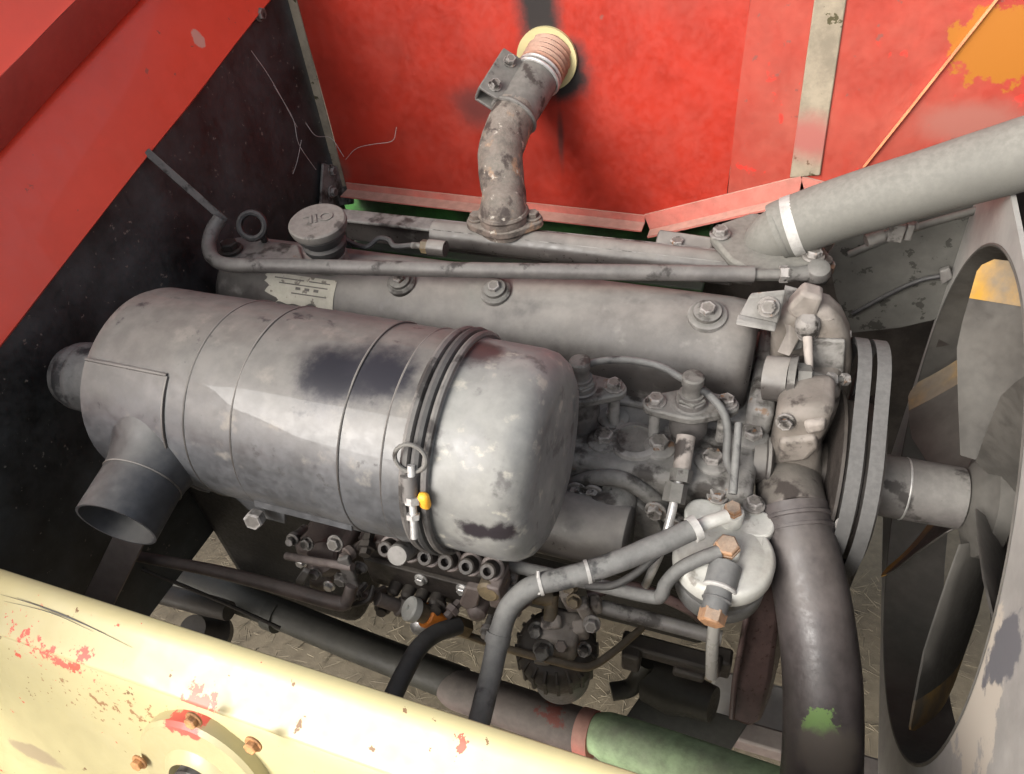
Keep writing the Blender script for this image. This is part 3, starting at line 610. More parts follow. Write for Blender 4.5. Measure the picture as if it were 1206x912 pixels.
# wrap seam and saddle plate
bm = B(); box(bm, acp(-.475, -17, AR + .003), (.135, .012, .0025), (V((1, 0, 0)), V((0, math.sin(R(17)), math.cos(R(17)))), V((0, -math.cos(R(17)), math.sin(R(17)))))) ; part('seam_strip', bm, M_clean, AC)
bm = B(); rows = []
for i in range(19):
    row = [bm.verts.new(acp(x, -38 + (53 - -38) * i / 18, r)) for x, r in ((-.768, .1295), (-.767, .1308), (-.643, .1308), (-.6415, .1295))]; rows.append(row)
for a, b in zip(rows, rows[1:]):
    for j in range(3): bm.faces.new((a[j], a[j + 1], b[j + 1], b[j]))
for rw in (rows[0], rows[-1]): bm.faces.new(rw)
part('saddle_plate', bm, M_clean, AC)
# weld beads round the saddle plate
bm = B(); tube(bm, [acp(-.766 + .0123 * k, 53.6 + .5 * noise.noise(V((k * 2., 0, 0))), .1312) for k in range(11)], .0022, 6, 2); tube(bm, [acp(-.642, 53 - 8 * k, .1308) for k in range(12)], .0020, 6, 2); part('weld_bead', bm, M_cover, AC)
# inlet stub
s1 = V((-0.6778, 0.3840, 1.0845)); s2 = V((-0.6717, 0.3240, 1.0759)); sx = (s1 - s2).normalized()
lathe(bm := B(), s1, sx, [(-.001, .0484), (.012, .0500), (.026, .0545), (.040, .0605), (.052, .0680), (.062, .0760), (.068, .083)], 56, False); part('inlet_cone', bm, M_inlet, AC, smooth=60)
tube(bm := B(), [s1, s2], .0478, 40, 0, True, .003); part('inlet_stub', bm, M_inlet, AC)
ring(bm := B(), s1, s2 - s1, .0482, .0012, 40, 6); part('stub_seam', bm, M_cover, AC)
# outlet hose elbow at the left
oc = V((-0.8564, 0.5167, 1.0975)); oa = (V((-0.9331, 0.5148, 1.0924)) - oc).normalized()
lathe(bm := B(), oc, oa, [(-.06, .046), (.004, .046), (.008, .050), (.016, .050), (.020, .0465), (.026, .0490), (.034, .0480), (.040, .0440), (.048, .043), (.056, .036), (.060, .022), (.061, 0)], 44); part('outlet_boot', bm, M_hosegrey, AC, smooth=60)
# toggle: wire ring, screw, nuts, amber drip
c = V((-0.3139, 0.4278, 1.1845)); ring(bm := B(), c, (.15, -.80, .25), .0165, .0024, 32, 8); part('ring_handle', bm, M_steel, AC)
a, b = V((-0.3130, 0.4248, 1.1774)), V((-0.3058, 0.3863, 1.1048)); tube(bm := B(), [a, b], .0042, 12, 0); part('toggle_screw', bm, M_bright, AC)
tube(bm := B(), [(-0.3159, 0.4198, 1.1662), (-0.3125, 0.4075, 1.1399)], .009, 10, 0); part('toggle_lug', bm, M_pipe, AC)
for t0, t1, r_ in ((.42, .52, .0085), (.66, .73, .0075)): tube(bm := B(), [a + (b - a) * t0, a + (b - a) * t1], r_, 6, 0); part('toggle_nut', bm, M_bright, AC)
bm = B(); box(bm, (-0.2977, 0.4102, 1.1416), (.012, .010, .022)); part('seal_tab', bm, M_ogold, AC, 'amber rubber tab squeezed out under the clamp', bevel=.004)
bm = B(); slab(bm, [acp(-.60, -30, .128), acp(-.52, -30, .128), acp(-.53, -42, .150), acp(-.575, -42, .150)], (0, .006, .004)); part('mounting_tab', bm, M_clean, AC, bevel=.0015)
bolt(AC, (-0.5529, 0.4103, 1.0229), (.2, -.85, .3), .0125, M_bolt, washer=False, hh=1.1)
lathe(bm := B(), V((-0.3646, 0.4168, 1.0253)) + V((0, .012, -.03)), (.1, -.75, .6), [(-.03, .014), (.012, .0135), (.015, .012), (.015, 0)], 24); part('mounting_pin', bm, M_steel, AC)
# bracket strap holding the inlet side, going down to the frame
a, b = V((-0.8088, 0.3874, 0.8987)), V((-0.8482, 0.3269, 0.8273)); d = (b - a).normalized(); s = d.cross(V((.3, -.7, .6))).normalized()
bm = B(); box(bm, (a + b) / 2, ((b - a).length * 1.5, .044, .006), (d, s, s.cross(d))); solo('support_strap', bm, M_brownpipe, 'flat brown steel strap under the air cleaner inlet', 'strap', bevel=.001)

# ---------------------------------------------------------------- intake stub below the head
IM = thing('intake_manifold', 'short fat grey manifold pipe with capped end beside the air cleaner bowl', 'manifold', (-0.1777, 0.5891, 0.8944))
c = V((-0.1174, 0.5962, 0.8897)); ax = V((-1, 0, 0))
lathe(bm := B(), c, ax, [(0, 0), (0, .040), (.004, .046), (.012, .0485), (.30, .0485), (.30, 0)], 40); part('pipe_body', bm, M_cover, IM)
tube(bm := B(), [c + V((-.05, .02, .02)), (-0.1422, 0.6300, 0.9180), (-0.1506, 0.6450, 0.9157)], .026, 18, 6); part('runner', bm, M_cast, IM)

# ---------------------------------------------------------------- injectors
def injector(px, label):
    c = V(px); I = thing('fuel_injector', label, 'injector', c - V((0, 0, .10)), 'fuel injectors along the head')
    bm = B()
    o1 = hull2((0, 0), .030, (-.046, -.010), .016, 12); o2 = hull2((0, 0), .030, (.046, .010), .016, 12)
    for k, oo in enumerate((o1, o2)): slab(bm, [c + V((u, v, -.006 + .0002 * k)) for u, v in oo], (0, 0, .013))
    part('clamp_flange', bm, M_cast, I, bevel=.003)
    for s in (-1, 1):
        bolt(I, c + V((.045 * s, .010 * s, .008)), (0, 0, 1), .0105, M_bolt)
        lathe(bm := B(), c + V((.045 * s, .010 * s, -.075)), (0, 0, 1), [(0, .008), (.069, .008)], 14); part('clamp_stud', bm, M_cast, I)
    lathe(bm := B(), c, (0, 0, 1), [(-.075, .022), (-.045, .022), (-.042, .026), (-.03, .026), (-.006, .0235), (.007, .0235), (.009, .021), (.016, .020), (.018, .017), (.026, .0165)], 28); part('injector_body', bm, M_rubber if False else M_pipe, I)
    lathe(bm := B(), c, (0, 0, 1), [(.008, .0205), (.020, .0205), (.022, .018)], 6); part('body_hex', bm, M_steel, I)
    lathe(bm := B(), c, (0, 0, 1), [(.026, .013), (.040, .0125), (.043, .0145), (.054, .0145), (.056, .012), (.056, 0)], 20); part('leak_off_nut', bm, M_steel, I)
    return I
injector((-0.0680, 0.7291, 1.0276), 'complete fuel injector in a diamond clamp right of the air cleaner bowl')
injector((-0.2172, 0.7197, 1.0322), 'fuel injector half hidden behind the air cleaner bowl')
HP = thing('fuel_delivery_pipe', 'steel injector feed with two hex nuts slanting down from the injector', 'fuel pipe', (-0.0676, 0.6601, 0.9819))
tube(bm := B(), [(-0.0661, 0.6936, 1.0067), (-0.0635, 0.6502, 0.9807)], [.0125, .0115], 16, 0); part('sleeve', bm, M_pump, HP)
tube(bm := B(), [(-0.0635, 0.6549, 0.9838), (-0.0626, 0.6411, 0.9743)], .0145, 6, 0); part('hex_nut', bm, M_steel, HP)
tube(bm := B(), [(-0.0663, 0.6368, 0.9746), (-0.0662, 0.6165, 0.9605)], .0150, 6, 0); part('hex_nut', bm, M_steel, HP)
tube(bm := B(), [(-0.0641, 0.6470, 0.9807), (-0.0654, 0.6277, 0.9683), (-0.0664, 0.5972, 0.9490), (-0.0713, 0.5682, 0.9155), (-0.0853, 0.5486, 0.8584)], .0058, 12); part('pipe', bm, M_bright, HP)
solo('leak_off_line', tube(B(), [(-0.2252, 0.7335, 1.0565), (-0.2028, 0.7410, 1.0688), (-0.1619, 0.7418, 1.0811), (-0.1159, 0.7402, 1.0814), (-0.0867, 0.7359, 1.0718), (-0.0692, 0.7331, 1.0659)], .0050, 12), M_hosegrey, 'thin grey leak off tube arching from behind the air cleaner bowl to the injector', 'fuel line')
solo('leak_off_line', tube(B(), [(-0.0655, 0.7313, 1.0639), (-0.0456, 0.7255, 1.0584), (-0.0240, 0.7147, 1.0413), (-0.0145, 0.7003, 1.0201), (-0.0102, 0.6812, 0.9922), (-0.0010, 0.6750, 0.9747)], .0056, 12), M_hosegrey, 'thin grey tube curving down from the injector behind the filter', 'fuel line')
solo('leak_off_line', tube(B(), [(-0.0031, 0.6955, 1.0470), (0.0004, 0.6642, 1.0222), (0.0046, 0.6211, 0.9958)], [.0048, .0052, .0055], 12, 4), M_hosegrey, 'short straight pale tube standing on the pale filter head', 'fuel line')

# ---------------------------------------------------------------- fuel filter
fc = V((0.0064, 0.5708, 0.9428)); FF = thing('fuel_filter', 'fuel filter with pale cast head and grey canister and rusty orange hex bolts', 'fuel filter', fc - V((0, 0, .11)))
lathe(bm := B(), fc, (0, 0, 1), [(-.028, .0), (-.028, .060), (-.024, .0625), (-.006, .0625), (-.001, .060), (.001, .056), (-.0005, .050), (.0015, .046), (.003, .030), (.003, 0)], 64); part('filter_head', bm, M_filter, FF, smooth=60)
lathe(bm := B(), fc, (0, 0, 1), [(-.028, .058), (-.040, .058), (-.044, .0565), (-.048, .058), (-.075, .0565), (-.083, .050), (-.086, .035), (-.086, 0)], 56); part('canister', bm, M_bowl, FF, smooth=40)
nbk = V((.0, 1, 0))
bm = B(); oo = hull2((fc.x - .034, fc.y + .052), .024, (fc.x + .034, fc.y + .054), .022, 14); slab(bm, [V((u, v, fc.z - .014)) for u, v in oo], (0, 0, .016)); box(bm, fc + V((.004, .045, -.008)), (.082, .05, .018)); part('mounting_ear', bm, M_filter, FF, bevel=.003)
for px in ((-0.0138, 0.6517, 0.9490), (0.0331, 0.6485, 0.9490)): bolt(FF, px, (0, 0, 1), .0105, M_bolt)
def boss(px, d, h1, r, rh, hx, nm='union'):
    c = V(px); d = V(d).normalized()
    lathe(bm := B(), c, d, [(-.02, r), (h1 - .003, r), (h1, r * .9)], 28); part(nm, bm, M_filter, FF)
    lathe(bm := B(), c, d, [(h1, rh * 1.12), (h1 + .004, rh * 1.12), (h1 + .004, rh), (h1 + hx, rh), (h1 + hx + .002, rh * .85), (h1 + hx + .002, 0)], 6); part('banjo_bolt', bm, M_banjo, FF, smooth=25)
boss((0.0080, 0.6177, 0.9490), (0, -.1, 1), .020, .0150, .0105, .009)
boss((0.0084, 0.5670, 0.9490), (0, -.15, 1), .010, .0175, .0145, .010)
c = V((0.0091, 0.5306, 0.9400)); d = V((0.0057, 0.4904, 0.9303)) - c; L_ = d.length; d.normalize()
lathe(bm := B(), c, d, [(-.02, .020), (L_ * .25, .020), (L_ * .35, .0165), (L_ * .6, .0165), (L_ * .62, .018), (L_ * .66, .0155), (L_, .0155)], 30); part('drain_boss', bm, M_bowl, FF)
lathe(bm := B(), c + d * L_, d, [(-.002, .0165), (.012, .0160), (.014, .013), (.014, 0)], 6); part('drain_plug', bm, M_banjo, FF, smooth=25)
ring(bm := B(), c + d * (L_ * .28), d, .0185, .0030, 28, 8); part('drain_collar', bm, M_whiteclip, FF)
solo('drain_tube', tube(B(), [(0.0091, 0.5145, 0.8791), (0.0118, 0.4959, 0.8451), (0.0154, 0.4826, 0.8158), (0.0176, 0.4764, 0.8014)], .0078, 16), M_clear, 'cloudy clear drain tube hanging below the orange drain plug', 'drain tube')

# ---------------------------------------------------------------- fuel hoses
FH = thing('fuel_hose', 'thick grey fuel hose with white tape bands from the filter down past the cream beam', 'hose', (-0.1372, 0.4838, 0.9642))
tube(bm := B(), [(-0.2292, 0.2909, 0.8740), (-0.2298, 0.3188, 0.8868), (-0.2319, 0.3640, 0.9027), (-0.2321, 0.4009, 0.9243), (-0.2240, 0.4275, 0.9469), (-0.2012, 0.4475, 0.9638), (-0.1681, 0.4627, 0.9717), (-0.1266, 0.4838, 0.9815), (-0.0781, 0.5168, 0.9927), (-0.0344, 0.5513, 1.0001)], .0135, 20, 10); wobble(bm, .0010, 34); part('hose', bm, M_hosegrey, FH)
tube(bm := B(), [(-0.0389, 0.5482, 0.9991), (-0.0169, 0.5672, 1.0007), (0.0021, 0.5822, 0.9998)], .0085, 16, 0); part('hose_tail', bm, M_filter, FH)
for p, q, r_, mt in (((-0.1974, 0.4497, 0.9658), (-0.1938, 0.4517, 0.9662), .0148, M_whiteclip), ((-0.1449, 0.4742, 0.9772), (-0.1413, 0.4762, 0.9775), .0146, M_whiteclip), ((-0.0352, 0.5503, 0.9994), (-0.0283, 0.5563, 1.0008), .0160, M_whiteclip), ((-0.1386, 0.4779, 0.9780), (-0.1323, 0.4815, 0.9788), .0141, M_rubber), ((-0.2340, 0.3878, 0.9138), (-0.2334, 0.3975, 0.9215), .0155, M_hosegrey)):
    tube(bm := B(), [p, q], r_, 18, 0); part('tape_band', bm, mt, FH)
tube(bm := B(), [(-0.1925, 0.4374, 0.9648), (-0.1981, 0.4559, 0.9854)], .0022, 8, 0); part('tie_tail', bm, M_whiteclip, FH)
solo('fuel_line', tube(B(), [(-0.3064, 0.5005, 0.9077), (-0.2466, 0.5016, 0.9047), (-0.1555, 0.5071, 0.8996), (-0.0733, 0.5108, 0.8968), (-0.0590, 0.5124, 0.9068), (-0.0557, 0.5188, 0.9218), (-0.0422, 0.5306, 0.9422), (-0.0197, 0.5447, 0.9550), (0.0014, 0.5569, 0.9606)], .0088, 14), M_hosegrey, 'grey fuel tube bent in a hook from the filter centre back under the air cleaner', 'fuel line')
solo('fuel_line', tube(B(), [(-0.1540, 0.5015, 0.9009), (-0.1212, 0.5043, 0.9112), (-0.0938, 0.5159, 0.9327), (-0.0727, 0.5333, 0.9552), (-0.0572, 0.5471, 0.9692)], .0050, 12), M_rubber, 'thin black tube looping under the taped hose', 'fuel line')
solo('hose', tube(B(), [(-0.3612, 0.3198, 0.8279), (-0.3602, 0.3512, 0.8289), (-0.3587, 0.3913, 0.8235), (-0.3509, 0.4248, 0.8090), (-0.3312, 0.4564, 0.7873)], .0125, 16), M_rubber, 'black rubber hose rising from the cream beam to the orange ringed hand pump', 'hose')

# ---------------------------------------------------------------- upper coolant hose and its outlet
TH = thing('coolant_outlet', 'grey cast coolant outlet with triangular bolted flange at the end of the manifold rail', 'coolant outlet', (-0.0211, 1.0015, 1.0981))
pl = [(-0.0923, 1.0154, 1.1150), (-0.0800, 1.0552, 1.1150), (-0.0394, 1.0938, 1.1150), (0.0366, 1.0949, 1.1150), (0.0812, 0.9961, 1.1150), (0.0631, 0.9447, 1.1150), (-0.0156, 0.9282, 1.1150), (-0.0545, 0.9574, 1.1150)]
slab(bm := B(), pl, (0, 0, -.016)); part('flange', bm, M_uphose, TH, bevel=.005)
hc0, hc1, hc2 = V((-0.0477, 0.9967, 1.0977)), V((0.0195, 1.0082, 1.1456)), V((0.2927, 0.9878, 1.2997))
tube(bm := B(), [(-0.0137, 1.0179, 1.1036), (0.0009, 1.0149, 1.1236), (0.0300, 1.0145, 1.1501)], [.034, .039, .041], 36, 6); part('outlet_neck', bm, M_uphose, TH)
bolt(TH, (-0.0775, 1.0159, 1.1180), (0, 0, 1), .0115, M_bolt); bolt(TH, (0.0583, 0.9824, 1.1180), (0, 0, 1), .0115, M_bolt)
UH = thing('coolant_hose', 'thick grey upper coolant hose with pale metal clamp running off to the right', 'coolant hose', (hc1 + hc2) / 2)
tube(bm := B(), [(0.0034, 1.0065, 1.1363), hc1, (0.0911, 1.0081, 1.1876), (0.1834, 1.0026, 1.2372), hc2, hc2 + (hc2 - hc1) * .45], [.0425, .043, .0435, .0435, .044, .044], 48, 8); wobble(bm, .0012, 14); part('hose', bm, M_uphose, UH, smooth=60)
dh = (V((0.0514, 1.0114, 1.1612)) - hc1).normalized(); cc = V((0.0248, 1.0091, 1.1485)); lathe(bm := B(), cc, dh, [(-.0075, .0430), (-.0075, .0445), (.0075, .0447), (.0075, .0430)], 44); part('hose_clamp', bm, M_whiteclip, UH)

# ---------------------------------------------------------------- thermostat housing and throttle levers
WH = thing('water_housing', 'dusty cast water housing with clamp screws at the right end of the valve cover', 'water housing', (0.0818, 0.8621, 1.0340))
slab(bm := B(), [(0.0148, 0.9100, 1.0913), (0.0366, 0.9100, 1.1122), (0.0618, 0.9100, 1.1203), (0.0845, 0.9100, 1.1152), (0.1028, 0.9100, 1.0995), (0.1180, 0.9100, 1.0726), (0.1297, 0.9100, 1.0318), (0.1376, 0.9100, 0.9713), (0.1404, 0.9100, 0.9104), (0.0356, 0.9100, 0.8852)], (0, -.055, 0)); part('housing', bm, M_pump, WH, bevel=.018, seg=4)
slab(bm := B(), [(0.0644, 0.8560, 1.0725), (0.1127, 0.8560, 1.0786), (0.1279, 0.8560, 0.9812), (0.0759, 0.8560, 0.9778)], (0, -.008, 0)); part('cover_plate', bm, M_cast, WH, bevel=.003)
slab(bm := B(), [(0.0310, 0.8550, 1.1113), (0.0471, 0.8550, 1.1432), (0.0741, 0.8550, 1.1379), (0.0709, 0.8550, 1.1095), (0.0964, 0.8550, 1.1025), (0.0508, 0.8550, 1.0886)], (0, .03, 0)); part('web', bm, M_pump, WH, bevel=.006)
for p, q in (((0.0740, 0.8727, 1.0624), (0.1202, 0.8896, 1.0588)), ((0.0809, 0.7988, 1.0457), (0.1245, 0.8226, 1.0353))):
    p, q = V(p), V(q); tube(bm := B(), [p, q], .0045, 10, 0); part('clamp_screw', bm, M_steel, WH)
    for t in (.12, .52, .92):
        w_ = p + (q - p) * t; tube(bm := B(), [w_ - (q - p).normalized() * .004, w_ + (q - p).normalized() * .004], .0085 if t != .52 else .0105, 6, 0); part('clamp_nut', bm, M_bolt, WH)
tube(bm := B(), [(0.0216, 0.8040, 1.0327), (0.0520, 0.8004, 1.0378)], .031, 24, 0); part('side_port', bm, M_cover, WH)
tube(bm := B(), [(0.0510, 0.8008, 1.0372), (0.0606, 0.8003, 1.0383)], .034, 24, 0); part('port_collar', bm, M_steel, WH)
tube(bm := B(), [(0.0595, 0.7999, 1.0384), (0.0766, 0.8019, 1.0388)], .025, 6, 0); part('port_hex', bm, M_steel, WH)
tube(bm := B(), [(0.0745, 0.8012, 1.0390), (0.0995, 0.8029, 1.0415)], [.016, .010], 14, 0); part('port_tip', bm, M_steel, WH)
LV = thing('throttle_lever', 'small grey lever bracket with ball joint and upright link at the housing', 'lever', (0.0291, 0.8698, 1.0792))
slab(bm := B(), [(-0.0269, 0.8350, 1.1080), (-0.0179, 0.8450, 1.1333), (0.0256, 0.8500, 1.1421), (0.0235, 0.8350, 1.0995)], (.002, .006, .004)); part('bracket_plate', bm, M_cast, LV, bevel=.002)
slab(bm := B(), [(-0.0284, 0.8320, 1.1043), (0.0228, 0.8320, 1.0988), (0.0227, 0.8220, 1.0980), (-0.0291, 0.8220, 1.1017)], (0, .004, .006)); part('bracket_lip', bm, M_cast, LV, bevel=.002)
bolt(LV, (0.0087, 0.8380, 1.1260), (0, -.75, .6), .0105, M_bolt)
slab(bm := B(), [(0.0191, 0.8816, 1.1097), (0.0363, 0.8893, 1.1097), (0.0540, 0.8451, 1.0734), (0.0465, 0.8178, 1.0646), (0.0298, 0.8241, 1.0634), (0.0373, 0.8460, 1.0815)], (.004, .012, .002)); part('lever_arm', bm, M_pump, LV, bevel=.003)
slab(bm := B(), [(0.0238, 0.8917, 1.1175), (0.0421, 0.8947, 1.1125), (0.0679, 0.8633, 1.0998), (0.0591, 0.8519, 1.0925), (0.0338, 0.8698, 1.1064)], (.0, .010, .004)); part('lever_arm', bm, M_cast, LV, bevel=.003)
lathe(bm := B(), (0.0621, 0.8538, 1.0931), (-.1, -.3, 1), [(-.022, .010), (-.017, .0155), (0, .0165), (.010, .015), (.016, .009), (.016, 0)], 24); part('ball_joint', bm, M_bolt, LV)
tube(bm := B(), [(0.0643, 0.8446, 1.0831), (0.0742, 0.8142, 1.0490)], [.0065, .0055], 12, 0); part('link_rod', bm, M_pump, LV)
slab(bm := B(), [(0.0421, 0.8559, 1.0745), (0.0614, 0.8643, 1.0743), (0.0634, 0.8464, 1.0560), (0.0445, 0.8365, 1.0544)], (0, .02, 0)); part('stop_block', bm, M_steel, LV, bevel=.003)

# ---------------------------------------------------------------- water pump casting and lower hose
WP = thing('water_pump', 'brown grey cast water pump body between the engine and the fan belts', 'water pump', (0.0746, 0.7579, 0.9497))
slab(bm := B(), [(0.0286, 0.8000, 1.0171), (0.1172, 0.8000, 1.0326), (0.1239, 0.8000, 0.9875), (0.1182, 0.8000, 0.9486), (0.1153, 0.8000, 0.9156), (0.1222, 0.8000, 0.8649), (0.1280, 0.8000, 0.8331), (0.0663, 0.8000, 0.8027), (0.0503, 0.8000, 0.7890), (0.0371, 0.8000, 0.8307), (0.0470, 0.8000, 0.8773), (0.0462, 0.8000, 0.9418)], (0, .07, 0)); part('pump_case', bm, M_pump, WP, bevel=.012, seg=3)
slab(bm := B(), [(0.0397, 0.7250, 1.0470), (0.1088, 0.7250, 1.0671), (0.1070, 0.7250, 1.0300), (0.1029, 0.7250, 0.9967), (0.1091, 0.7250, 0.9509), (0.1328, 0.7250, 0.8815), (0.0535, 0.7250, 0.8380), (0.0368, 0.7250, 0.9104), (0.0415, 0.7250, 0.9588), (0.0415, 0.7250, 1.0126)], (0, .08, 0)); part('front_web', bm, M_pump, WP, bevel=.018, seg=4)
tube(bm := B(), [(0.0753, 0.8115, 0.8993), (0.0750, 0.7552, 0.9058), (0.0781, 0.7012, 0.9190), (0.0890, 0.6597, 0.9234)], [.042, .043, .0445, .0435], 36, 8); part('outlet_elbow', bm, M_pump, WP, smooth=60)
slab(bm := B(), [(0.0510, 0.7180, 1.0029), (0.0915, 0.7180, 1.0220), (0.0995, 0.7180, 1.0000), (0.0898, 0.7180, 0.9721), (0.0546, 0.7180, 0.9565)], (0, .02, 0)); part('pad', bm, M_pump, WP, bevel=.007, seg=3)
slab(bm := B(), [(0.0730, 0.7180, 1.0407), (0.0982, 0.7180, 1.0518), (0.1017, 0.7180, 1.0327), (0.0815, 0.7180, 1.0209)], (0, .02, .0)); part('pad', bm, M_pump, WP, bevel=.006)
lathe(bm := B(), (0.0344, 0.7311, 0.9410), (1, .1, 0), [(-.012, .030), (.004, .031), (.006, .036), (.010, .037), (.014, .030)], 32); part('rear_flange', bm, M_cover, WP)
tube(bm := B(), [(0.1062, 0.7657, 0.8996), (0.1386, 0.7796, 0.8991)], [.034, .030], 26, 0); part('bearing_boss', bm, M_cast, WP)
tube(bm := B(), [(0.1294, 0.7642, 0.9320), (0.1333, 0.8260, 0.9468)], .0035, 8, 0); part('grease_pipe', bm, M_rubber, WP)
bolt(WP, (0.1274, 0.7599, 0.9433), (-.2, -.6, .8), .0075, M_bolt); bolt(WP, (0.0530, 0.7230, 1.0352), (0, -1, .2), .009, M_bolt); bolt(WP, (0.0654, 0.7230, 0.9327), (0, -1, .2), .009, M_bolt)
solo('pump_feed_pipe', tube(B(), [(-0.0260, 0.7310, 0.9232), (0.0400, 0.7410, 0.9262)], .024, 20, 0), M_cast, 'short grey water pipe joining the head to the pump casting', 'water pipe')
LH = thing('lower_coolant_hose', 'thick dark lower coolant hose with a green paint splash dropping to the bottom edge', 'coolant hose', (0.1323, 0.5301, 0.8480))
tube(bm := B(), [(0.0828, 0.6734, 0.9293), (0.0980, 0.6321, 0.9116), (0.1188, 0.5801, 0.8809), (0.1390, 0.5248, 0.8398), (0.1535, 0.4714, 0.7959), (0.1642, 0.4029, 0.7388), (0.1689, 0.3475, 0.6678)], [.0455, .0455, .0460, .0465, .0465, .047, .047], 48, 10); wobble(bm, .0010, 12); part('hose', bm, M_lower, LH, smooth=60)
d0 = (V((0.0980, 0.6321, 0.9116)) - V((0.0828, 0.6734, 0.9293))).normalized()
for p in ((0.0879, 0.6593, 0.9235), (0.0931, 0.6460, 0.9170)): lathe(bm := B(), p, d0, [(-.003, .0455), (-.002, .0475), (.002, .0475), (.003, .0455)], 40); part('hose_clamp', bm, M_lower, LH)
bm = B(); box(bm, (0.1419, 0.6554, 0.9299), (.016, .012, .014)); part('clamp_lug', bm, M_bolt, LH, bevel=.002); bolt(LH, (0.1428, 0.6525, 0.9413), (.2, -.7, .7), .0075, M_bolt)

# ---------------------------------------------------------------- pulley, belts, fan, shroud, radiator
SH = V((0.1398, 0.7671, 0.9009)); SX = V((1, .035, -.02)).normalized()
PU = thing('fan_pulley', 'grey double groove fan pulley on the water pump shaft', 'pulley', SH)
lathe(bm := B(), SH, SX, [(-.030, 0), (-.030, .040), (-.022, .046), (-.020, .112), (-.017, .122), (-.013, .122), (-.010, .110), (.004, .110), (.0075, .122), (.010, .122), (.0135, .110), (.027, .110), (.030, .122), (.034, .122), (.034, 0)], 56); part('pulley_wheel', bm, M_dark, PU, smooth=30)
lathe(bm := B(), SH, SX, [(.034, .044), (.155, .042), (.157, .038), (.157, 0)], 40); part('hub', bm, M_pipe, PU)
ring(bm := B(), SH + SX * .085, SX, .0425, .0015, 40, 6); part('hub_ring', bm, M_bright, PU)
def belt(off, label):
    bm = B(); n_, a_, b_ = basis(SX); up2 = V((SX.x * 0, .55, .835)); up2 = (up2 - SX * up2.dot(SX)).normalized(); rt2 = up2.cross(SX)
    oo = hull2((0, 0), .135, (.012, .105), .092, 30); n = len(oo); A = []
    for i, (u, v) in enumerate(oo):
        p = SH + SX * off + rt2 * u + up2 * v; q = V(oo[(i + 1) % n]) - V(oo[i - 1]); nn = (rt2 * q.y - up2 * q.x).normalized()
        A.append([bm.verts.new(p + nn * rr_ + SX * w) for rr_, w in ((0, -.0085), (0, .0085), (-.010, .006), (-.010, -.006))])
    for i in range(n):
        a, b = A[i], A[(i + 1) % n]
        for j in range(4): bm.faces.new((a[j], b[j], b[(j + 1) % 4], a[(j + 1) % 4]))
    solo('fan_belt', bm, M_belt, label, 'fan belt', 'fan belts', smooth=40)
belt(-.003, 'inner grey V belt nearer the water pump'); belt(.0205, 'outer grey V belt nearer the fan')
FC = SH + SX * .186
FN = thing('cooling_fan', 'dark cooling fan with yellow tipped blades inside the grey shroud', 'fan', FC)
lathe(bm := B(), FC, SX, [(-.028, .038), (-.016, .055), (-.008, .075), (.010, .075), (.014, .050), (.014, 0)], 40); part('fan_hub', bm, M_fan, FN)
n_, a_, b_ = basis(SX)
def blade(th):
    d = a_ * math.cos(th) + b_ * math.sin(th); t = SX.cross(d)
    def patch(r0_, r1_, th_=.003):
        bm = B(); G = []
        for i in range(7):
            r = r0_ + (r1_ - r0_) * i / 6; w = .050 + .052 * min(1, (r - .05) / .15); tw = R(37 - 30 * (r - .06)); row = []
            if r > .300: w *= 1 - .22 * ((r - .300) / .018) ** 2
            for j in range(7):
                s = (j / 6 - .5) * 2 * w; cam_ = .010 * (1 - (2 * j / 6 - 1) ** 2)
                row.append(FC + d * r + t * (s * math.cos(tw)) + SX * (s * math.sin(tw) + cam_))
            G.append(row)
        for sgn in (0, 1):
            VV = [[bm.verts.new(p + SX * (th_ * sgn)) for p in row] for row in G]
            for i in range(6):
                for j in range(6): bm.faces.new((VV[i][j], VV[i + 1][j], VV[i + 1][j + 1], VV[i][j + 1]))
            if sgn == 0: V0 = VV
        edge = lambda W: [W[0][j] for j in range(7)] + [W[i][6] for i in range(1, 7)] + [W[6][j] for j in range(5, -1, -1)] + [W[i][0] for i in range(5, 0, -1)]
        e0_, e1_ = edge(V0), edge(VV)
        for i in range(len(e0_)): bm.faces.new((e0_[i], e0_[(i + 1) % len(e0_)], e1_[(i + 1) % len(e0_)], e1_[i]))
        return bm
    bl = part('blade', patch(.05, .262), M_fan, FN, smooth=50)
    part('blade_tip', patch(.2622, .318), M_yellow, bl, smooth=50)
dv = V((0.3100, 0.6516, 0.6970)) - FC; TH0 = math.atan2(dv.dot(b_), dv.dot(a_))
for k in range(6): blade(TH0 + R(60 * k))
CS = V((0.2773, 0.7942, 0.8675)); SR = .350
SHD = thing('fan_shroud', 'large scuffed grey sheet metal fan shroud with round opening on the right', 'fan shroud', (CS.x, CS.y, CS.z - .4))
NS = V((1, -.019, .037)).normalized(); FXS = SX; SX = NS
ay = V((0, 1, 0)); ay = (ay - SX * ay.dot(SX)).normalized(); az = SX.cross(ay); az = az if az.z > 0 else -az
bm = B(); N_ = 72; inn = []; out = []
lo_y, hi_y, lo_z, hi_z = -.62, .375, -.385, .372
for k in range(N_):
    q = 2 * math.pi * k / N_; cy, cz = math.cos(q), math.sin(q)
    inn.append(CS + (ay * cy + az * cz) * SR)
    tt = min([(hi_y if cy > 0 else lo_y) / cy if abs(cy) > 1e-6 else 9, (hi_z if cz > 0 else lo_z) / cz if abs(cz) > 1e-6 else 9])
    out.append(CS + (ay * cy + az * cz) * tt)
f0 = [bm.verts.new(p) for p in inn]; f1 = [bm.verts.new(p) for p in out]; f2 = [bm.verts.new(p + SX * .006) for p in inn]; f3 = [bm.verts.new(p + SX * .006) for p in out]
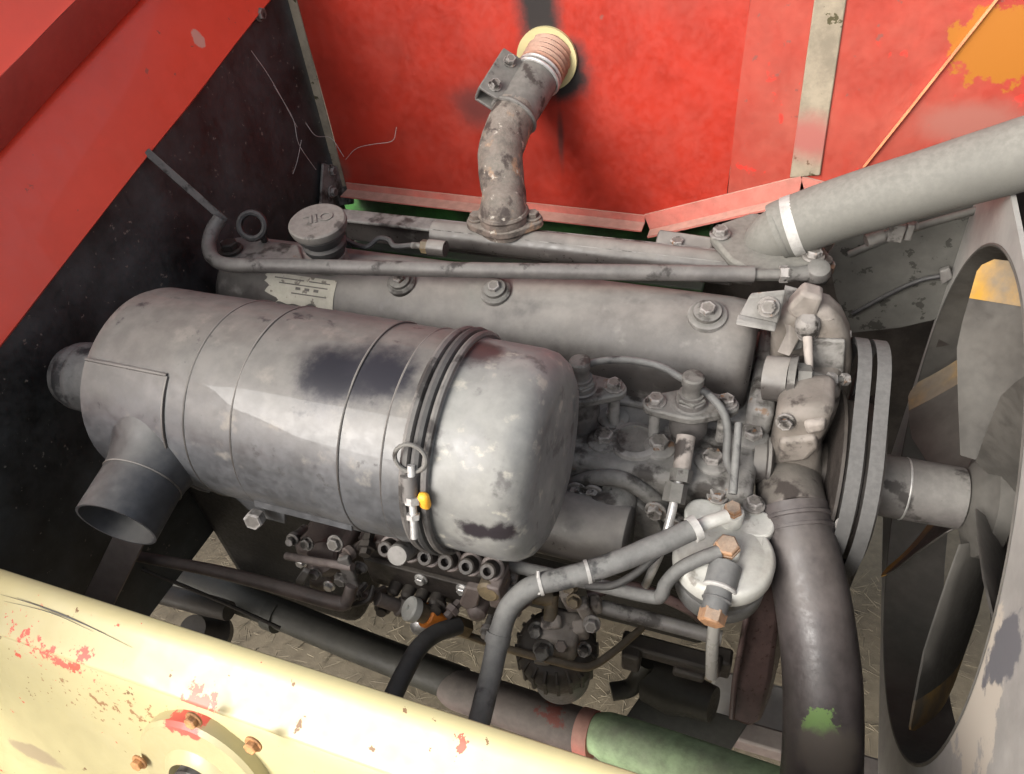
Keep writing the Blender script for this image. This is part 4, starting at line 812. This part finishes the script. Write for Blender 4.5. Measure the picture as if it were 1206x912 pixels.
for k in range(N_):
    j = (k + 1) % N_; bm.faces.new((f0[k], f0[j], f1[j], f1[k])); bm.faces.new((f2[k], f3[k], f3[j], f2[j])); bm.faces.new((f1[k], f1[j], f3[j], f3[k])); bm.faces.new((f0[k], f2[k], f2[j], f0[j]))
part('front_sheet', bm, M_shroud, SHD, smooth=30)
lathe(bm := B(), CS, SX, [(-.0005, SR + .004), (-.002, SR + .002), (-.001, SR - .0005), (.09, SR - .002), (.09, SR + .002), (.01, SR + .002)], 96, False); part('opening_collar', bm, M_fan, SHD)
RD = thing('radiator', 'brown radiator core with fine fins seen through the fan opening', 'radiator', CS + SX * .16 - V((0, 0, .4)))
bm = B(); box(bm, CS + SX * .20, (.05, .70, .70), (SX, ay, az)); part('core', bm, M_core, RD)
bm = B()
for k in range(70): box(bm, CS + SX * .170 + az * (-.35 + .010 * k), (.012, .69, .0022), (SX, ay, az))
part('fin', bm, M_core, RD, smooth=0)
for s in (-1, 1):
    bm = B(); box(bm, CS + SX * .13 + ay * (.352 * s + (.0)), (.24, .006, .70), (SX, ay, az)); part('side_sheet', bm, M_dark, RD)

# ---------------------------------------------------------------- grey side plate under the upper hose
yp = 1.16
SP = thing('radiator_side_plate', 'spotted grey steel side plate under the upper coolant hose', 'side plate', (0.2139, 1.1600, 0.9588))
slab(bm := B(), [(0.0906, 1.1600, 1.0100), (0.1107, 1.1600, 1.0742), (0.2913, 1.1600, 1.1376), (0.2936, 1.1600, 0.9112), (0.2334, 1.1600, 0.8783), (0.1614, 1.1600, 0.8536), (0.1202, 1.1600, 0.9264)], (0, .005, 0)); part('plate', bm, M_plate, SP)
tube(bm := B(), [(0.1208, 1.1400, 1.0270), (0.2061, 1.1400, 1.0878), (0.2912, 1.1400, 1.1319)], .006, 10, 4); part('top_edge', bm, M_plate, SP)
tube(bm := B(), [(0.1516, 1.1500, 0.9019), (0.2015, 1.1500, 0.9553), (0.2386, 1.1500, 0.9867), (0.2688, 1.1500, 0.9995)], .004, 10); part('cable', bm, M_rubber, SP)
slab(bm := B(), [(0.2578, 1.1500, 1.0127), (0.2701, 1.1500, 1.0209), (0.2801, 1.1500, 1.0028), (0.2671, 1.1500, 0.9876)], (0, -.010, 0)); part('cable_clip', bm, M_steel, SP, bevel=.002)
CL = thing('hose_clamp_screw', 'small grey worm clamp screw under the upper coolant hose', 'clamp', (0.1657, 1.0529, 1.1256))
tube(bm := B(), [(0.1282, 1.0409, 1.1156), (0.1494, 1.0500, 1.1226)], .010, 14, 0); part('screw_end', bm, M_steel, CL)
tube(bm := B(), [(0.1451, 1.0486, 1.1216), (0.1928, 1.0704, 1.1309)], .0065, 12, 0); part('screw', bm, M_steel, CL)
bm = B(); box(bm, (0.1653, 1.0546, 1.1274), (.022, .016, .028)); part('clamp_block', bm, M_steel, CL, bevel=.002)
bm = B(); box(bm, (0.1833, 1.0599, 1.1277), (.010, .014, .026)); part('clamp_nut', bm, M_steel, CL, bevel=.002)

# ---------------------------------------------------------------- injection pump under the air cleaner
IP = thing('injection_pump', 'dark greasy inline injection pump under the air cleaner', 'injection pump', (-.45, .50, .74))
px0, px1 = (-0.4901, 0.5000, 0.8448)[0], (-0.2733, 0.5000, 0.8499)[0]
pz = (-0.3588, 0.4900, 0.8662)[2]
bm = B(); box(bm, ((px0 + px1) / 2, .53, pz - .035), (px1 - px0, .085, .105)); part('pump_body', bm, M_dark, IP, bevel=.006)
bm = B(); box(bm, ((px0 + px1) / 2 - .005, .484, pz - .030), (px1 - px0 - .03, .008, .046)); part('cover_plate', bm, M_dark, IP, bevel=.002)
for c in ((-0.3886, 0.4790, 0.8485), (-0.3245, 0.4790, 0.8510)): bolt(IP, c, (0, -1, .1), .0075, M_bright)
bm = B(); box(bm, ((px0 + px1) / 2, .52, pz + .022), (px1 - px0 - .01, .06, .014)); part('top_rail', bm, M_pumpred, IP, bevel=.003)
for k in range(6):
    c = V((-0.4138, 0.4620, 0.9371)).lerp(V((-0.2678, 0.4620, 0.9468)), k / 5); vd = V((0, -.72, .69))
    lathe(bm := B(), c, vd, [(-.040, .0135), (-.012, .0135), (-.010, .0115), (.006, .0112), (.008, .0095), (.008, .0055), (-.004, .005), (-.004, 0)], 20); part('delivery_valve', bm, M_dark, IP)
    ring(bm := B(), c - vd * .012, vd, .0135, .0030, 28, 6); part('valve_collar', bm, M_pumpred, IP)
gx = V((-0.5654, 0.5000, 0.8102))
bm = B(); box(bm, gx + V((0, .02, -.01)), (.085, .085, .085)); part('governor_housing', bm, M_pumpred, IP, bevel=.014, seg=3)
lathe(bm := B(), gx + V((.012, -.02, .024)), (0, -.4, 1), [(-.02, .026), (.006, .025), (.010, .020), (.010, 0)], 28); part('governor_cap', bm, M_pumpred, IP)
lathe(bm := B(), gx + V((-.005, -.026, -.036)), (0, -1, 0), [(-.02, .018), (.006, .017), (.016, .012), (.018, .008), (.018, 0)], 22); part('spring_cap', bm, M_pump, IP)
for c, n2, r_ in (((-0.5597, 0.4700, 0.8809), (0, -.8, .5), .008), ((-0.4967, 0.4600, 0.9192), (0, -.8, .5), .009), ((-0.5529, 0.4550, 0.8292), (0, -1, .2), .008), ((-0.5018, 0.4500, 0.8433), (0, -1, .2), .009), ((-0.4690, 0.4600, 0.8727), (0, -1, .2), .008), ((-0.5321, 0.4500, 0.8118), (0, -1, .2), .007), ((-0.5769, 0.4600, 0.8407), (0, -1, .2), .007)): bolt(IP, c, n2, r_, M_bolt if r_ > .0075 else M_bright)
tube(bm := B(), [(-0.5868, 0.4500, 0.8664), (-0.5200, 0.4400, 0.8934), (-0.4632, 0.4400, 0.9047)], .006, 10, 0); part('lever_shaft', bm, M_pumpred, IP)
slab(bm := B(), [(-0.4864, 0.4400, 0.9114), (-0.4673, 0.4400, 0.9232), (-0.4573, 0.4300, 0.8721), (-0.4808, 0.4200, 0.8147), (-0.4921, 0.4200, 0.8139), (-0.4800, 0.4300, 0.8576)], (0, .008, 0)); part('control_lever', bm, M_pipe, IP, bevel=.002)
slab(bm := B(), [(-0.5814, 0.4300, 0.8209), (-0.5584, 0.4400, 0.8560), (-0.5485, 0.4400, 0.8515), (-0.5767, 0.4300, 0.7998)], (0, .008, 0)); part('stop_lever', bm, M_pipe, IP, bevel=.002)
bm = B(); box(bm, (-0.2618, 0.4700, 0.9016), (.018, .04, .05)); part('end_flange', bm, M_pumpred, IP, bevel=.003)
lathe(bm := B(), (-0.2690, 0.4600, 0.9100), (0, -1, .2), [(-.02, .0165), (.008, .016), (.012, .012), (.012, 0)], 22); part('side_plug', bm, M_oil, IP)
lathe(bm := B(), (-0.2974, 0.4600, 0.8372), (0, -1, .1), [(-.02, .014), (.004, .014), (.010, .009), (.012, 0)], 20); part('bleed_plug', bm, M_pumpred, IP)
slab(bm := B(), [(-0.3071, 0.4600, 0.8928), (-0.2851, 0.4600, 0.8945), (-0.2930, 0.4550, 0.8565), (-0.3102, 0.4550, 0.8393), (-0.3210, 0.4550, 0.8518)], (0, .012, 0)); part('bracket', bm, M_pumpred, IP, bevel=.003)
for k, (x, y) in enumerate(((455,690), (470,694), (520,700), (505,692))):
    c = V((-0.4353, 0.4700, 0.8240)) + V((.022 * k, 0, -.012)); lathe(bm := B(), c, (0, -1, 0), [(-.02, .010), (.004, .0095), (.008, .006), (.008, 0)], 16); part('union_nut', bm, M_dark, IP)
fit = [(-0.4837, 0.4700, 0.7741), (-0.4698, 0.4750, 0.7458), (-0.2496, 0.4700, 0.8825), (-0.2467, 0.4750, 0.8413), (-0.2680, 0.4700, 0.8214), (-0.2967, 0.4750, 0.7654), (-0.3401, 0.4700, 0.8090), (-0.3658, 0.4700, 0.8060), (-0.4980, 0.4600, 0.7882), (-0.4745, 0.4600, 0.9078), (-0.4527, 0.4700, 0.9204), (-0.5788, 0.4700, 0.8882)]
for k, c in enumerate(fit):
    dv = V(((-.3, .2, .1)[k % 3], -.8, (.5, .2, -.1, .4)[k % 4])).normalized(); q = (.0085, .0105, .0075)[k % 3]
    lathe(bm := B(), c, dv, [(-.03, q * .8), (-.002, q * .8), (0, q * 1.25), (.008, q * 1.25), (.009, q * .8), (.017, q * .75), (.018, 0)], (6, 14)[k % 2]); part('fitting', bm, (M_pumpred, M_dark, M_bolt)[k % 3], IP)
solo('steel_line', tube(B(), [(-0.5767, 0.4300, 0.7998), (-0.5089, 0.4200, 0.8469), (-0.4861, 0.4200, 0.8306), (-0.4524, 0.4300, 0.8393), (-0.4495, 0.4500, 0.8488)], .0038, 8), M_dark, 'thin dark pipe looping by the injection pump levers', 'fuel line')
# rear throttle link rods
solo('control_rod', tube(B(), [(-0.8383, 0.4001, 0.8361), (-0.6992, 0.4088, 0.8426), (-0.5789, 0.4095, 0.8494), (-0.4872, 0.4088, 0.8528), (-0.4710, 0.4134, 0.8575), (-0.4655, 0.4276, 0.8764)], [.008, .0095, .0105, .0105, .0095, .008], 14), M_pumpred, 'brown control rod hooked up to the injection pump lever', 'control rod')
solo('steel_line', tube(B(), [(-0.9677, 0.4425, 0.6994), (-0.8335, 0.4506, 0.6488), (-0.7090, 0.4617, 0.5761)], .0035, 8), M_dark, 'thin dark wire under the control rod on the left', 'wire')

# ---------------------------------------------------------------- hand primer
PR = thing('hand_primer', 'hand primer pump with dull round knob and orange ring below the injection pump', 'primer pump', (-0.3890, 0.4549, 0.7964))
a, b = V((-0.3979, 0.4432, 0.8255)), V((-0.3538, 0.4656, 0.7695)); d = (b - a).normalized(); L_ = (b - a).length
lathe(bm := B(), a, d, [(-.003, 0), (-.003, .0035), (.0, .004), (.0005, .015), (.003, .0175), (.014, .0175), (.016, .014)], 32); part('knob', bm, M_filter, PR, 'pale dusty round knob')
lathe(bm := B(), a, d, [(.014, .014), (L_ * .5, .014)], 24); part('stem', bm, M_oil, PR)
lathe(bm := B(), a, d, [(L_ * .42, .0165), (L_ * .45, .0185), (L_ * .80, .0185), (L_ * .83, .016)], 28); part('orange_ring', bm, M_orange, PR)
lathe(bm := B(), a, d, [(L_ * .8, .0145), (L_ * 1.5, .0145), (L_ * 1.5, 0)], 6); part('hex_base', bm, M_oil, PR)
lathe(bm := B(), V((-0.3929, 0.4448, 0.7735)), (0, -.6, .8), [(-.02, .012), (.0, .012), (.002, .009), (.002, 0)], 20); part('valve_nut', bm, M_bright, PR)
lathe(bm := B(), V((-0.4339, 0.4499, 0.8111)), d, [(-.02, .010), (.015, .010), (.018, .014), (.024, .014)], 20); part('rear_nut', bm, M_brownpipe, PR)

# ---------------------------------------------------------------- lift pump with sediment bowl
bc = V((-0.2029, 0.4999, 0.7154)); SB = thing('sediment_bowl', 'grimy fuel lift pump with ribbed ring and dark sediment bowl below the taped hose', 'lift pump', bc - V((0, 0, .08)))
lathe(bm := B(), bc, (0, -.1, 1), [(-.135, 0), (-.135, .020), (-.130, .036), (-.115, .045), (-.05, .050), (-.006, .052)], 40); part('bowl', bm, M_bowl, SB, smooth=60)
lathe(bm := B(), bc, (0, -.1, 1), [(-.036, .050), (-.032, .0575), (-.004, .0600), (.003, .058), (.016, .050), (.020, .044), (.020, 0)], 44); part('ribbed_ring', bm, M_dark, SB)
for k in range(20):
    q = 2 * math.pi * k / 20; dd_ = V((math.cos(q), math.sin(q), 0)); bm = B(); box(bm, bc + dd_ * .0585 + V((0, .002, -.014)), (.007, .0055, .036), (dd_, V((-dd_.y, dd_.x, 0)), V((0, 0, 1)))); box(bm, bc + dd_ * .052 + V((0, -.001, .009)), (.018, .0045, .006), ((dd_ * .8 - V((0, 0, .6))), V((-dd_.y, dd_.x, 0)), (dd_ * .6 + V((0, 0, .8))))); part('rib', bm, M_dark, SB, bevel=.001)
bm = B(); box(bm, bc + V((.01, .0, .045)), (.055, .055, .055)); part('pump_case', bm, M_pump, SB, bevel=.010, seg=3)
for p, s in (((-0.1858, 0.5295, 0.8101), (.022, .02, .05)), ((-0.1610, 0.5195, 0.8043), (.018, .02, .055)), ((-0.1650, 0.5046, 0.7767), (.02, .02, .03)), ((-0.2046, 0.4969, 0.7864), (.03, .02, .02)), ((-0.1492, 0.5306, 0.8099), (.016, .018, .03))):
    bm = B(); box(bm, p, s, (V((.93, .30, .2)).normalized(), V((-.3, .95, .1)).normalized(), V((-.2, -.1, .97)).normalized())); part('casting_lug', bm, M_pump, SB, bevel=.005, seg=2)
for c, r_, mt in (((-0.2080, 0.4645, 0.7708), .011, M_steel), ((-0.1848, 0.4786, 0.7745), .009, M_brownpipe), ((-0.1862, 0.5308, 0.8409), .009, M_oil), ((-0.1755, 0.5135, 0.8340), .008, M_oil), ((-0.1474, 0.5006, 0.8091), .009, M_bolt), ((-0.2235, 0.4842, 0.7822), .009, M_pipe), ((-0.1560, 0.4878, 0.7563), .008, M_bolt)): bolt(SB, c, (.1, -.75, .65), r_, mt, hh=1.4)
tube(bm := B(), [(-0.2100, 0.4689, 0.7614), (-0.2069, 0.4502, 0.7564)], .011, 12, 0); part('inlet_plug', bm, M_steel, SB)
for p, q, r_ in (((-0.2453, 0.5131, 0.8200), (-0.2105, 0.5208, 0.8125), .012), ((-0.2115, 0.5248, 0.8168), (-0.2079, 0.5001, 0.7910), .010)): tube(bm := B(), [p, q], r_, 14, 0); part('fitting', bm, M_oil, SB)
# tubes round the lift pump
solo('oil_pipe', tube(B(), [(-0.3483, 0.4754, 0.7254), (-0.2599, 0.4619, 0.7469), (-0.1925, 0.4537, 0.7681), (-0.1523, 0.4609, 0.7576), (-0.1355, 0.4751, 0.7496), (-0.1152, 0.5063, 0.7420), (-0.0883, 0.5599, 0.7241)], .0056, 12), M_oil, 'brass coloured pipe curving round the front of the sediment bowl', 'oil pipe')
solo('steel_tube', tube(B(), [(-0.1433, 0.5356, 0.7976), (-0.0690, 0.5367, 0.7956), (0.0228, 0.5350, 0.7979)], .0105, 14, 4), M_pipe, 'straight dull steel tube right of the lift pump', 'steel tube')
solo('fuel_line', tube(B(), [(-0.1654, 0.5449, 0.8017), (-0.1132, 0.5736, 0.8070), (-0.0406, 0.5796, 0.7813), (0.0037, 0.5749, 0.7573)], .008, 12), M_brownguard, 'brown pipe hidden behind the filter canister', 'fuel line')

# ---------------------------------------------------------------- low frame parts under the engine
bm = B(); c = V((0.0764, 0.6309, 0.7805)); oo = [(0.0596, 0.6338, 0.7906), (0.0937, 0.6457, 0.7874), (0.0976, 0.6041, 0.7304), (0.1015, 0.5617, 0.6725), (0.0995, 0.5253, 0.6083), (0.0870, 0.5137, 0.6024), (0.0542, 0.5114, 0.6144), (0.0486, 0.5482, 0.6676), (0.0482, 0.5869, 0.7351)]
slab(bm, oo, (.012, .05, -.01)); solo('belt_guard', bm, M_brownguard, 'oily brown curved guard hanging behind the fuel filter', 'guard', bevel=.006)
bm = B(); tube(bm, [(0.0522, 0.6196, 0.7873), (0.0523, 0.5830, 0.7441), (0.0528, 0.5448, 0.6771), (0.0580, 0.5100, 0.6261)], .0045, 10); solo('guard_edge_rod', bm, M_brownguard, 'thin rolled rod along the left edge of the brown guard', 'rod')
pl = [(-0.0891, 0.5992, 0.4200), (-0.0224, 0.6067, 0.4200), (0.0968, 0.6061, 0.4200), (0.0645, 0.5275, 0.4200), (-0.0223, 0.5248, 0.4200), (-0.1099, 0.5425, 0.4200)]
solo('belly_plate', slab(B(), pl, (0, 0, -.008)), M_plateblack, 'dark flat plate lying low between the green pipe and the brown guard', 'plate', bevel=.002)
AX = thing('axle_tube', 'long tube under the engine changing from dark olive to brown with red scrapes', 'axle tube', (-0.4689, 0.5169, 0.4814))
tube(bm := B(), [(-1.2623, 0.5506, 0.4646), (-0.8618, 0.5398, 0.4554), (-0.6160, 0.5191, 0.4598), (-0.3908, 0.5032, 0.4633)], [.030, .030, .031, .032], 22, 6); part('dark_section', bm, M_olivepipe, AX)
tube(bm := B(), [(-0.8218, 0.5331, 0.4533), (-0.7959, 0.5305, 0.4541)], .033, 22, 0); part('collar', bm, M_olivepipe, AX)
tube(bm := B(), [(-0.4143, 0.4996, 0.4627), (-0.3955, 0.4948, 0.4644), (-0.2972, 0.4910, 0.4691), (-0.1637, 0.4815, 0.4823)], [.028, .036, .037, .037], 26, 5); part('brown_section', bm, M_brownpipe, AX)
tube(bm := B(), [(-0.1668, 0.4823, 0.4815), (-0.1430, 0.4803, 0.4868)], .0385, 26, 0); part('red_collar', bm, M_pink, AX)
solo('green_pipe', tube(B(), [(-0.1470, 0.4790, 0.4871), (-0.1214, 0.4794, 0.4984), (-0.0444, 0.4715, 0.5158), (0.0591, 0.4560, 0.5434), (0.1519, 0.4388, 0.5740)], [.028, .038, .039, .040, .041], 28, 6), M_greenpipe, 'flaking green painted pipe continuing the brown tube at the bottom edge', 'pipe')
solo('drive_shaft', tube(B(), [(-1.0723, 0.4649, 0.5470), (-0.8945, 0.4725, 0.5502), (-0.8352, 0.4728, 0.5540)], [.018, .020, .018], 16, 4), M_dark, 'dark shaft end below the control rod on the left', 'shaft')
lathe(bm := B(), (-0.9097, 0.4556, 0.4670), (.1, -.4, 1), [(-.05, .02), (-.03, .038), (.0, .045), (.02, .03), (.06, .026), (.06, 0)], 26); solo('grease_cup', bm, M_dark, 'dark rounded fitting hanging by the cream beam edge', 'fitting')
# underside linkage behind the fuel filter
bm = B()
for p, s in (((-0.0458, 0.5986, 0.5969), (.16, .03, .025)), ((-0.1055, 0.5881, 0.5833), (.03, .04, .05)), ((-0.0135, 0.5920, 0.5764), (.05, .03, .02)), ((0.0336, 0.6164, 0.5797), (.03, .03, .05))): box(bm, p, s)
solo('linkage_bar', bm, M_dark, 'dark oily linkage bar below the steel tube', 'linkage', bevel=.005)
lathe(bm := B(), (-0.0325, 0.6094, 0.4550), (.9, -.2, .2), [(-.06, .02), (-.05, .04), (0, .045), (.03, .035), (.07, .03), (.07, 0)], 26); solo('drain_housing', bm, M_olivepipe, 'dark olive round housing on the flat plate', 'housing')
tube(bm := B(), [(-0.1384, 0.5787, 0.4418), (-0.1048, 0.5981, 0.4461), (-0.0891, 0.6240, 0.4940)], .016, 14); solo('breather_stub', bm, M_olivepipe, 'dark olive stub pipe left of the flat plate', 'stub pipe')
bm = B(); box(bm, (0.1387, 0.6825, 0.3000), (.22, .12, .03)); solo('chassis_pad', bm, M_shroud, 'pale grey chassis pad low behind the lower coolant hose', 'chassis pad', bevel=.008)
bm = B(); box(bm, (.18, .98, .50), (.10, .30, .34)); solo('front_support', bm, M_dark, 'dark front engine support behind the pulley', 'engine mount', bevel=.012)
bm = B(); box(bm, (0.1884, 0.6107, 0.3500), (.30, .04, .04)); solo('cross_rail', bm, M_brownpipe, 'brown cross rail at the bottom edge beside the lower hose', 'rail', bevel=.005)

# ---------------------------------------------------------------- cobwebs
bm = B()
for pts in ([(-0.8971, 1.2850, 1.0420), (-0.8593, 1.2800, 1.0723), (-0.8157, 1.2800, 1.0849), (-0.7697, 1.2800, 1.0955), (-0.7564, 1.2850, 1.1230)], [(-0.9300, 1.2287, 1.1465), (-0.9200, 1.2366, 1.1165), (-0.9200, 1.2860, 1.0880), (-0.8962, 1.2800, 1.0504)], [(-0.9300, 1.1660, 1.2486), (-0.9250, 1.1867, 1.1742), (-0.9250, 1.1816, 1.1239), (-0.9300, 1.2181, 1.0496)], [(-0.9300, 1.1998, 1.1239), (-0.9300, 1.1670, 1.0943), (-0.9350, 1.1484, 1.0755)], [(-0.9350, 1.1408, 1.3190), (-0.9300, 1.1649, 1.2569), (-0.9300, 1.1983, 1.1513)]):
    tube(bm, pts, .0006, 4, 6)
o = link('cobweb', bm, M_web, V((0, 0, 0)), None); o['kind'] = 'stuff'; o['label'] = 'thin dusty cobweb threads in the corner of bulkhead and red panel'
